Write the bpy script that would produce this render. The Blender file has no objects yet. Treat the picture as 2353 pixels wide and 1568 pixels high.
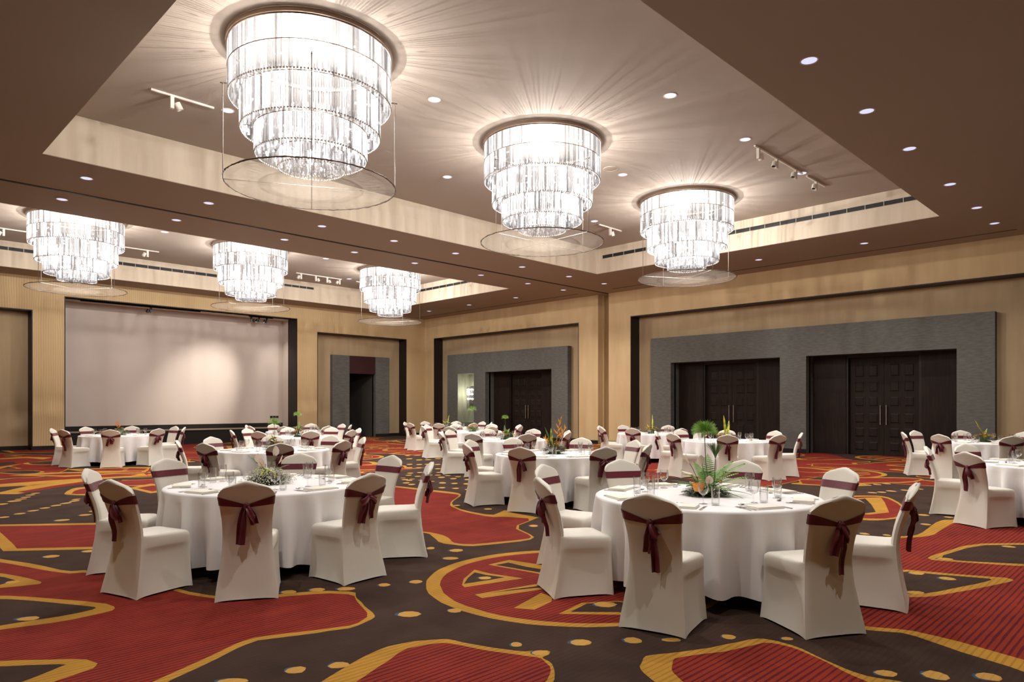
import bpy, bmesh, math, random
from mathutils import Vector, Matrix
from mathutils.geometry import delaunay_2d_cdt
random.seed(7)
PI = math.pi
SC = bpy.context.scene
COL = SC.collection

# ---------------------------------------------------------------- camera, world, exposure
cam_d = bpy.data.cameras.new('camera')
cam_d.sensor_width = 36.0
cam_d.lens = 1585.0 / 2353.0 * 36.0
cam_d.shift_y = (932.0 - 784.0) / 2353.0
cam_d.clip_end = 200
cam = bpy.data.objects.new('camera', cam_d)
cam.location = (0, 0, 1.55)
cam.rotation_euler = (PI / 2, 0, -PI / 4)
COL.objects.link(cam)
SC.camera = cam

w = bpy.data.worlds.new('world')
SC.world = w
w.use_nodes = True
w.node_tree.nodes['Background'].inputs[0].default_value = (0.9, 0.8, 0.7, 1)
w.node_tree.nodes['Background'].inputs[1].default_value = 0.0

SC.view_settings.view_transform = 'Standard'
SC.view_settings.look = 'None'
SC.view_settings.gamma = 1.0
SC.view_settings.use_curve_mapping = False
SC.view_settings.exposure = 0.6
SC.cycles.transparent_max_bounces = 20
SC.cycles.max_bounces = 6
SC.cycles.diffuse_bounces = 4
SC.cycles.sample_clamp_indirect = 5.0
SC.cycles.use_adaptive_sampling = True
SC.cycles.adaptive_threshold = 0.06

CHANDELIER_W = 380.0     # upper lamp of a chandelier
CHANDELIER_W2 = 235.0    # lower lamps
DOWNLIGHT_W = 190.0

# ---------------------------------------------------------------- materials
def lin(c):
    return tuple(((v / 255) / 12.92 if v / 255 <= 0.04045 else ((v / 255 + 0.055) / 1.055) ** 2.4) for v in c) + (1.0,)

def mat(name, rgb, rough=0.6, metal=0.0, noise=None, bump=None, spec=0.4, sheen=0.0, build=None):
    m = bpy.data.materials.new(name)
    m.use_nodes = True
    nt = m.node_tree
    N, L = nt.nodes, nt.links
    b = N['Principled BSDF']
    b.inputs['Base Color'].default_value = lin(rgb)
    b.inputs['Roughness'].default_value = rough
    b.inputs['Metallic'].default_value = metal
    b.inputs['Specular IOR Level'].default_value = spec
    if sheen:
        b.inputs['Sheen Weight'].default_value = sheen
    tc = N.new('ShaderNodeTexCoord')
    if noise:      # (rgb2, scale vector, amount)
        rgb2, sc, lo, hi = noise
        mp = N.new('ShaderNodeMapping'); mp.inputs['Scale'].default_value = sc
        nz = N.new('ShaderNodeTexNoise'); nz.inputs['Scale'].default_value = 1.0; nz.inputs['Detail'].default_value = 4
        rp = N.new('ShaderNodeValToRGB')
        rp.color_ramp.elements[0].position = lo; rp.color_ramp.elements[1].position = hi
        rp.color_ramp.elements[0].color = lin(rgb); rp.color_ramp.elements[1].color = lin(rgb2)
        L.new(tc.outputs['Object'], mp.inputs[0]); L.new(mp.outputs[0], nz.inputs['Vector'])
        L.new(nz.outputs['Fac'], rp.inputs[0]); L.new(rp.outputs[0], b.inputs['Base Color'])
    if bump:       # (scale vector, strength, distance)
        sc, st, di = bump
        mp = N.new('ShaderNodeMapping'); mp.inputs['Scale'].default_value = sc
        nz = N.new('ShaderNodeTexNoise'); nz.inputs['Scale'].default_value = 1.0; nz.inputs['Detail'].default_value = 3
        bp = N.new('ShaderNodeBump'); bp.inputs['Strength'].default_value = st; bp.inputs['Distance'].default_value = di
        L.new(tc.outputs['Object'], mp.inputs[0]); L.new(mp.outputs[0], nz.inputs['Vector'])
        L.new(nz.outputs['Fac'], bp.inputs['Height']); L.new(bp.outputs[0], b.inputs['Normal'])
    if build:
        build(nt, b, tc)
    return m

def wavy(nt, b, tc):
    # wall covering with wandering vertical ribs
    N, L = nt.nodes, nt.links
    wv = N.new('ShaderNodeTexWave'); wv.wave_type = 'BANDS'; wv.bands_direction = 'X'
    wv.inputs['Scale'].default_value = 4.5; wv.inputs['Distortion'].default_value = 5.0
    wv.inputs['Detail'].default_value = 1.5; wv.inputs['Detail Scale'].default_value = 0.6
    mp = N.new('ShaderNodeMapping'); mp.inputs['Scale'].default_value = (1.0, 1.0, 0.35)
    rp = N.new('ShaderNodeValToRGB')
    rp.color_ramp.elements[0].color = lin((192, 164, 122)); rp.color_ramp.elements[1].color = lin((203, 176, 134))
    bp = N.new('ShaderNodeBump'); bp.inputs['Strength'].default_value = 0.15; bp.inputs['Distance'].default_value = 0.02
    L.new(tc.outputs['Object'], mp.inputs[0]); L.new(mp.outputs[0], wv.inputs['Vector'])
    L.new(wv.outputs['Fac'], rp.inputs[0]); L.new(rp.outputs[0], b.inputs['Base Color'])
    L.new(wv.outputs['Fac'], bp.inputs['Height']); L.new(bp.outputs[0], b.inputs['Normal'])

def carpet_mat(name, base, dark, duty, period=0.042, mottle=0.25):
    def build(nt, b, tc):
        N, L = nt.nodes, nt.links
        sep = N.new('ShaderNodeSeparateXYZ'); L.new(tc.outputs['Object'], sep.inputs[0])
        nz = N.new('ShaderNodeTexNoise'); nz.inputs['Scale'].default_value = 9; nz.inputs['Detail'].default_value = 2
        mpn = N.new('ShaderNodeMapping'); mpn.inputs['Scale'].default_value = (0.25, 1, 1)
        L.new(tc.outputs['Object'], mpn.inputs[0]); L.new(mpn.outputs[0], nz.inputs['Vector'])
        # stripes run along the X axis of the room: a function of Y
        mul = N.new('ShaderNodeMath'); mul.operation = 'MULTIPLY'; mul.inputs[1].default_value = 1 / period
        L.new(sep.outputs['Y'], mul.inputs[0])
        fr = N.new('ShaderNodeMath'); fr.operation = 'FRACT'; L.new(mul.outputs[0], fr.inputs[0])
        ad = N.new('ShaderNodeMath'); ad.operation = 'MULTIPLY_ADD'; ad.inputs[1].default_value = 0.8; ad.inputs[2].default_value = -0.4
        L.new(nz.outputs['Fac'], ad.inputs[0])
        sm = N.new('ShaderNodeMath'); sm.operation = 'ADD'; L.new(fr.outputs[0], sm.inputs[0]); L.new(ad.outputs[0], sm.inputs[1])
        lt = N.new('ShaderNodeMath'); lt.operation = 'LESS_THAN'; lt.inputs[1].default_value = duty
        L.new(sm.outputs[0], lt.inputs[0])
        mx = N.new('ShaderNodeMixRGB'); mx.inputs[1].default_value = lin(base); mx.inputs[2].default_value = lin(dark)
        L.new(lt.outputs[0], mx.inputs[0])
        n2 = N.new('ShaderNodeTexNoise'); n2.inputs['Scale'].default_value = 2.2; n2.inputs['Detail'].default_value = 6
        L.new(tc.outputs['Object'], n2.inputs['Vector'])
        hs = N.new('ShaderNodeHueSaturation')
        mr = N.new('ShaderNodeMapRange'); mr.inputs[1].default_value = 0.3; mr.inputs[2].default_value = 0.7
        mr.inputs[3].default_value = 1 - mottle; mr.inputs[4].default_value = 1 + mottle
        L.new(n2.outputs['Fac'], mr.inputs[0]); L.new(mr.outputs[0], hs.inputs['Value'])
        L.new(mx.outputs[0], hs.inputs['Color']); L.new(hs.outputs[0], b.inputs['Base Color'])
        n3 = N.new('ShaderNodeTexNoise'); n3.inputs['Scale'].default_value = 260; n3.inputs['Detail'].default_value = 1
        L.new(tc.outputs['Object'], n3.inputs['Vector'])
        bp = N.new('ShaderNodeBump'); bp.inputs['Strength'].default_value = 0.5; bp.inputs['Distance'].default_value = 0.006
        L.new(n3.outputs['Fac'], bp.inputs['Height']); L.new(bp.outputs[0], b.inputs['Normal'])
    return mat(name, base, 0.95, spec=0.1, build=build)

def glass_mat(name, tint=(1, 1, 1), refl=0.5):
    m = bpy.data.materials.new(name); m.use_nodes = True
    nt = m.node_tree; N, L = nt.nodes, nt.links
    for n in list(N):
        if n.type != 'OUTPUT_MATERIAL': N.remove(n)
    out = [n for n in N if n.type == 'OUTPUT_MATERIAL'][0]
    tr = N.new('ShaderNodeBsdfTransparent'); tr.inputs[0].default_value = tint + (1,)
    gl = N.new('ShaderNodeBsdfGlossy'); gl.inputs['Roughness'].default_value = 0.03
    lw = N.new('ShaderNodeLayerWeight'); lw.inputs[0].default_value = refl
    pw = N.new('ShaderNodeMath'); pw.operation = 'POWER'; pw.inputs[1].default_value = 2.0
    rp = N.new('ShaderNodeMath'); rp.operation = 'MULTIPLY_ADD'; rp.inputs[1].default_value = 0.85; rp.inputs[2].default_value = 0.05
    L.new(lw.outputs['Facing'], pw.inputs[0]); L.new(pw.outputs[0], rp.inputs[0])
    mx = N.new('ShaderNodeMixShader')
    L.new(rp.outputs[0], mx.inputs[0]); L.new(tr.outputs[0], mx.inputs[1]); L.new(gl.outputs[0], mx.inputs[2])
    L.new(mx.outputs[0], out.inputs[0])
    return m

def crystal_mat(name):
    # cut crystal: mostly clear, scatters a little of the lamp behind it, polished skin, darker toward its edges; every rod a little different
    m = bpy.data.materials.new(name); m.use_nodes = True
    nt = m.node_tree; N, L = nt.nodes, nt.links
    for n in list(N):
        if n.type != 'OUTPUT_MATERIAL': N.remove(n)
    out = [n for n in N if n.type == 'OUTPUT_MATERIAL'][0]
    geo = N.new('ShaderNodeNewGeometry')
    rp = N.new('ShaderNodeValToRGB')
    rp.color_ramp.elements[0].color = (0.2, 0.2, 0.205, 1); rp.color_ramp.elements[1].color = (0.95, 0.95, 0.97, 1)
    L.new(geo.outputs['Random Per Island'], rp.inputs[0])
    r2 = N.new('ShaderNodeValToRGB')
    r2.color_ramp.elements[0].color = (0.55, 0.55, 0.56, 1); r2.color_ramp.elements[1].color = (0.95, 0.95, 0.96, 1)
    r2.color_ramp.elements[1].position = 0.8
    L.new(geo.outputs['Random Per Island'], r2.inputs[0])
    tr = N.new('ShaderNodeBsdfTransparent'); L.new(r2.outputs[0], tr.inputs[0])
    tl = N.new('ShaderNodeBsdfTranslucent'); L.new(rp.outputs[0], tl.inputs[0])
    gl = N.new('ShaderNodeBsdfGlossy'); gl.inputs['Roughness'].default_value = 0.1
    a = N.new('ShaderNodeMixShader'); a.inputs[0].default_value = 0.10
    L.new(tr.outputs[0], a.inputs[1]); L.new(tl.outputs[0], a.inputs[2])
    b = N.new('ShaderNodeMixShader'); b.inputs[0].default_value = 0.14
    gl.inputs[0].default_value = (0.8, 0.8, 0.82, 1)
    L.new(a.outputs[0], b.inputs[1]); L.new(gl.outputs[0], b.inputs[2])
    L.new(b.outputs[0], out.inputs[0])
    return m

def emit_mat(name, rgb, strength):
    m = bpy.data.materials.new(name); m.use_nodes = True
    b = m.node_tree.nodes['Principled BSDF']
    b.inputs['Base Color'].default_value = lin(rgb)
    b.inputs['Emission Color'].default_value = lin(rgb)
    b.inputs['Emission Strength'].default_value = strength
    m.cycles.emission_sampling = 'NONE'      # the lamps beside them carry the light
    return m

def net_mat(name):
    m = bpy.data.materials.new(name); m.use_nodes = True
    nt = m.node_tree; N, L = nt.nodes, nt.links
    b = N['Principled BSDF']; out = [n for n in N if n.type == 'OUTPUT_MATERIAL'][0]
    b.inputs['Base Color'].default_value = lin((150, 142, 134)); b.inputs['Roughness'].default_value = 0.5
    tl = N.new('ShaderNodeBsdfTranslucent'); tl.inputs[0].default_value = lin((120, 112, 104))
    a = N.new('ShaderNodeMixShader'); a.inputs[0].default_value = 0.6
    L.new(b.outputs[0], a.inputs[1]); L.new(tl.outputs[0], a.inputs[2])
    tr = N.new('ShaderNodeBsdfTransparent')
    mx = N.new('ShaderNodeMixShader'); mx.inputs[0].default_value = 0.3
    L.new(tr.outputs[0], mx.inputs[1]); L.new(a.outputs[0], mx.inputs[2]); L.new(mx.outputs[0], out.inputs[0])
    return m

M = {}
M['wall_plain'] = mat('wall_plain', (208, 181, 139), 0.75, noise=((198, 171, 129), (3, 3, 0.5), 0.35, 0.65), bump=((60, 60, 60), 0.08, 0.004), spec=0.15)
M['wall_wavy'] = mat('wall_wavy', (200, 168, 122), 0.7, spec=0.15, build=wavy)
M['wall_niche'] = mat('wall_niche', (186, 163, 129), 0.8, noise=((176, 153, 120), (4, 4, 0.6), 0.3, 0.7), spec=0.12)
M['ceiling_low'] = mat('ceiling_low', (163, 147, 131), 0.85, bump=((3, 3, 3), 0.05, 0.01), spec=0.1)
M['ceiling_high'] = mat('ceiling_high', (170, 157, 145), 0.85, bump=((3, 3, 3), 0.05, 0.01), spec=0.1)
M['coffer_side'] = mat('coffer_side', (212, 198, 178), 0.75, noise=((203, 187, 165), (6, 6, 0.5), 0.35, 0.65), spec=0.12)
M['panel_grey'] = mat('panel_grey', (108, 107, 102), 0.75, noise=((94, 94, 90), (5, 5, 26), 0.35, 0.65), bump=((12, 12, 90), 0.2, 0.004), spec=0.2)
M['wood_dark'] = mat('wood_dark', (42, 29, 23), 0.6, noise=((27, 19, 15), (24, 24, 1.6), 0.3, 0.7), spec=0.22)
M['trim_black'] = mat('trim_black', (40, 31, 28), 0.5, spec=0.3)
M['base_black'] = mat('base_black', (30, 26, 24), 0.6, spec=0.25)
M['passage'] = mat('passage', (78, 74, 68), 0.7)
M['red_header'] = mat('red_header', (62, 34, 34), 0.6, spec=0.25)
M['alcove'] = mat('alcove', (150, 150, 130), 0.6, noise=((120, 124, 110), (6, 6, 1.2), 0.3, 0.7))
M['screen'] = mat('screen', (205, 192, 182), 0.85, bump=((80, 80, 80), 0.04, 0.003), spec=0.1)
M['stage_top'] = mat('stage_top', (150, 135, 118), 0.8, spec=0.1)
M['slot_dark'] = mat('slot_dark', (40, 39, 38), 0.6)
M['slot_frame'] = mat('slot_frame', (190, 178, 162), 0.6)
M['white_metal'] = mat('white_metal', (214, 206, 196), 0.4, spec=0.4)
M['black_metal'] = mat('black_metal', (26, 24, 24), 0.4)
M['steel'] = mat('steel', (205, 200, 195), 0.25, metal=1.0)
M['silver'] = mat('silver', (200, 198, 196), 0.18, metal=1.0)
M['plate'] = mat('plate', (70, 66, 62), 0.6)
M['bronze'] = mat('bronze', (150, 128, 110), 0.45, metal=0.3)
M['wire'] = mat('wire', (120, 108, 98), 0.4, metal=0.6)
M['cover'] = mat('cover', (224, 218, 206), 0.75, bump=((9, 9, 5), 0.12, 0.02), spec=0.25, sheen=0.15)
M['sash'] = mat('sash', (102, 31, 45), 0.42, bump=((26, 26, 10), 0.18, 0.01), spec=0.45, sheen=0.1)
M['foot_black'] = mat('foot_black', (24, 22, 22), 0.5)
M['cloth'] = mat('cloth', (238, 235, 235), 0.8, bump=((10, 10, 3), 0.05, 0.02), spec=0.2)
M['napkin'] = mat('napkin', (238, 232, 218), 0.8, bump=((40, 40, 40), 0.1, 0.004))
M['ceramic'] = mat('ceramic', (236, 234, 230), 0.25)
M['glass'] = glass_mat('glass', (0.98, 0.98, 0.98), 0.5)
M['water'] = glass_mat('water', (0.94, 0.95, 0.96), 0.3)
M['crystal'] = crystal_mat('crystal')
M['crystal_hem'] = mat('crystal_hem', (170, 166, 160), 0.2, spec=0.6)
M['bulb'] = emit_mat('bulb', (255, 250, 242), 40.0)
M['downlight'] = emit_mat('downlight', (214, 220, 255), 0.6)
M['track_lit'] = emit_mat('track_lit', (255, 236, 210), 30.0)
M['net'] = net_mat('net')
M['leaf'] = mat('leaf', (62, 92, 34), 0.5, noise=((88, 122, 48), (18, 18, 18), 0.35, 0.65))
M['leaf_dark'] = mat('leaf_dark', (44, 62, 30), 0.55, noise=((66, 84, 40), (20, 20, 20), 0.35, 0.65))
M['fern'] = mat('fern', (98, 146, 54), 0.55, noise=((130, 174, 76), (14, 14, 14), 0.35, 0.65))
M['papyrus'] = mat('papyrus', (118, 162, 62), 0.55, noise=((150, 188, 86), (20, 20, 20), 0.35, 0.65))
M['stem'] = mat('stem', (74, 104, 44), 0.5)
M['anthurium'] = mat('anthurium', (240, 218, 204), 0.35, noise=((244, 230, 218), (9, 9, 9), 0.35, 0.65))
M['spadix'] = mat('spadix', (226, 190, 130), 0.5)
M['rose'] = mat('rose', (240, 168, 66), 0.5, noise=((226, 140, 48), (30, 30, 30), 0.35, 0.65))
M['bud_white'] = mat('bud_white', (236, 232, 216), 0.6)
M['heliconia'] = mat('heliconia', (244, 178, 44), 0.4, noise=((236, 150, 36), (10, 10, 10), 0.35, 0.65))
M['yellow'] = mat('yellow', (238, 200, 40), 0.5)
M['orange'] = mat('orange', (226, 128, 40), 0.5)
M['variegated'] = mat('variegated', (210, 200, 60), 0.5, noise=((96, 128, 44), (30, 30, 8), 0.42, 0.58))
M['carpet_brown'] = carpet_mat('carpet_brown', (63, 47, 39), (60, 44, 37), 0.3)
M['carpet_red'] = carpet_mat('carpet_red', (134, 47, 32), (94, 27, 34), 0.33, mottle=0.14)
M['carpet_gold'] = carpet_mat('carpet_gold', (178, 132, 54), (160, 114, 44), 0.3, mottle=0.12)
M['carpet_dot'] = carpet_mat('carpet_dot', (190, 146, 74), (182, 136, 66), 0.2, mottle=0.08)
M['carpet_blue'] = carpet_mat('carpet_blue', (62, 84, 104), (56, 74, 96), 0.3, mottle=0.1)

# ---------------------------------------------------------------- helpers
class MB:
    """collects shapes; build() links them as ONE mesh object"""
    def __init__(s):
        s.v = []; s.f = []
    def add(s, vs, fs):
        o = len(s.v); s.v += [tuple(p) for p in vs]; s.f += [tuple(i + o for i in f) for f in fs]
        return s
    def box(s, x0, x1, y0, y1, z0, z1):
        vs = [(x, y, z) for z in (z0, z1) for y in (y0, y1) for x in (x0, x1)]
        return s.add(vs, [(0, 2, 3, 1), (4, 5, 7, 6), (0, 1, 5, 4), (2, 6, 7, 3), (0, 4, 6, 2), (1, 3, 7, 5)])
    def loft(s, rings, cap0=True, cap1=True):
        n = len(rings[0]); vs = [p for r in rings for p in r]; fs = []
        for k in range(len(rings) - 1):
            for i in range(n):
                j = (i + 1) % n
                fs.append((k * n + i, k * n + j, (k + 1) * n + j, (k + 1) * n + i))
        if cap0: fs.append(tuple(range(n - 1, -1, -1)))
        if cap1: fs.append(tuple((len(rings) - 1) * n + i for i in range(n)))
        return s.add(vs, fs)
    def tube(s, pts, r, n=6, cap=True):
        rings = []
        P = [Vector(p) for p in pts]
        for i, p in enumerate(P):
            t = (P[min(i + 1, len(P) - 1)] - P[max(i - 1, 0)]).normalized()
            up = Vector((0, 0, 1)) if abs(t.z) < 0.95 else Vector((1, 0, 0))
            a = t.cross(up).normalized(); b = t.cross(a).normalized()
            rr = r[i] if isinstance(r, (list, tuple)) else r
            rings.append([p + (a * math.cos(2 * PI * k / n) + b * math.sin(2 * PI * k / n)) * rr for k in range(n)])
        return s.loft(rings, cap, cap)
    def cyl(s, x, y, z0, z1, r, n=16, r1=None):
        r1 = r if r1 is None else r1
        return s.loft([[(x + r * math.cos(2 * PI * k / n), y + r * math.sin(2 * PI * k / n), z0) for k in range(n)],
                       [(x + r1 * math.cos(2 * PI * k / n), y + r1 * math.sin(2 * PI * k / n), z1) for k in range(n)]])
    def lathe(s, prof, n=20, cx=0, cy=0, cap0=False, cap1=False):
        return s.loft([[(cx + r * math.cos(2 * PI * k / n), cy + r * math.sin(2 * PI * k / n), z) for k in range(n)] for r, z in prof], cap0, cap1)
    def ball(s, c, r, n=8, m=5, sq=(1, 1, 1)):
        rings = []
        for i in range(m + 1):
            a = PI * i / m
            rr = max(math.sin(a), 0.02)
            rings.append([(c[0] + sq[0] * r * rr * math.cos(2 * PI * k / n), c[1] + sq[1] * r * rr * math.sin(2 * PI * k / n), c[2] - sq[2] * r * math.cos(a)) for k in range(n)])
        return s.loft(rings)
    def blade(s, pts, width, side, thick=0.0015, droop=0.0):
        """a leaf: centre line pts, half width list, side vector"""
        sd = Vector(side).normalized(); vs = []; fs = []
        for p, wd in zip(pts, width):
            p = Vector(p)
            vs += [p - sd * wd - Vector((0, 0, droop * wd)), p + Vector((0, 0, thick)), p + sd * wd - Vector((0, 0, droop * wd)), p - Vector((0, 0, thick))]
        for k in range(len(pts) - 1):
            for i in range(4):
                j = (i + 1) % 4
                fs.append((k * 4 + i, k * 4 + j, (k + 1) * 4 + j, (k + 1) * 4 + i))
        return s.add(vs, fs)
    def mesh(s, name, m, smooth=False):
        me = bpy.data.meshes.new(name)
        me.from_pydata(s.v, [], s.f); me.update()
        bm = bmesh.new(); bm.from_mesh(me); bmesh.ops.recalc_face_normals(bm, faces=bm.faces); bm.to_mesh(me); bm.free()
        me.materials.append(M[m] if isinstance(m, str) else m)
        if smooth:
            me.polygons.foreach_set('use_smooth', [True] * len(me.polygons))
            try: me.set_sharp_from_angle(angle=math.radians(smooth if smooth > 1 else 50))
            except Exception: pass
        return me
    def build(s, name, m, parent=None, smooth=False, **kw):
        return obj(name, s.mesh(name, m, smooth), parent, **kw)

def obj(name, me, parent=None, loc=None, rz=None):
    o = bpy.data.objects.new(name, me); COL.objects.link(o)
    if parent is not None: o.parent = parent
    if loc is not None: o.location = loc
    if rz is not None: o.rotation_euler = (0, 0, rz)
    return o

def empty(name, loc=(0, 0, 0), rz=0.0):
    o = bpy.data.objects.new(name, None); COL.objects.link(o)
    o.location = loc; o.rotation_euler = (0, 0, rz); o.empty_display_size = 0.1
    return o

def tag(o, label=None, cat=None, group=None, kind=None):
    if label: o['label'] = label
    if cat: o['category'] = cat
    if group: o['group'] = group
    if kind: o['kind'] = kind
    return o

def copy_tree(o, parent=None):
    c = o.copy(); COL.objects.link(c)
    if parent is not None: c.parent = parent
    for ch in KIDS.get(o.name, []):
        copy_tree(ch, c)
    return c
KIDS = {}
def index_kids(o):
    KIDS[o.name] = list(o.children)
    for ch in o.children: index_kids(ch)

def struct(mb, name, m, parent=None, smooth=False):
    o = mb.build(name, m, parent, smooth)
    if parent is None: o['kind'] = 'structure'
    return o

def light(kind, name, loc, energy, color, parent=None, radius=0.05, **kw):
    d = bpy.data.lights.new(name, kind); d.energy = energy; d.color = color
    d.shadow_soft_size = radius
    for k, v in kw.items(): setattr(d, k, v)
    o = bpy.data.objects.new(name, d); COL.objects.link(o); o.location = loc
    if parent is not None: o.parent = parent
    return o

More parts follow.
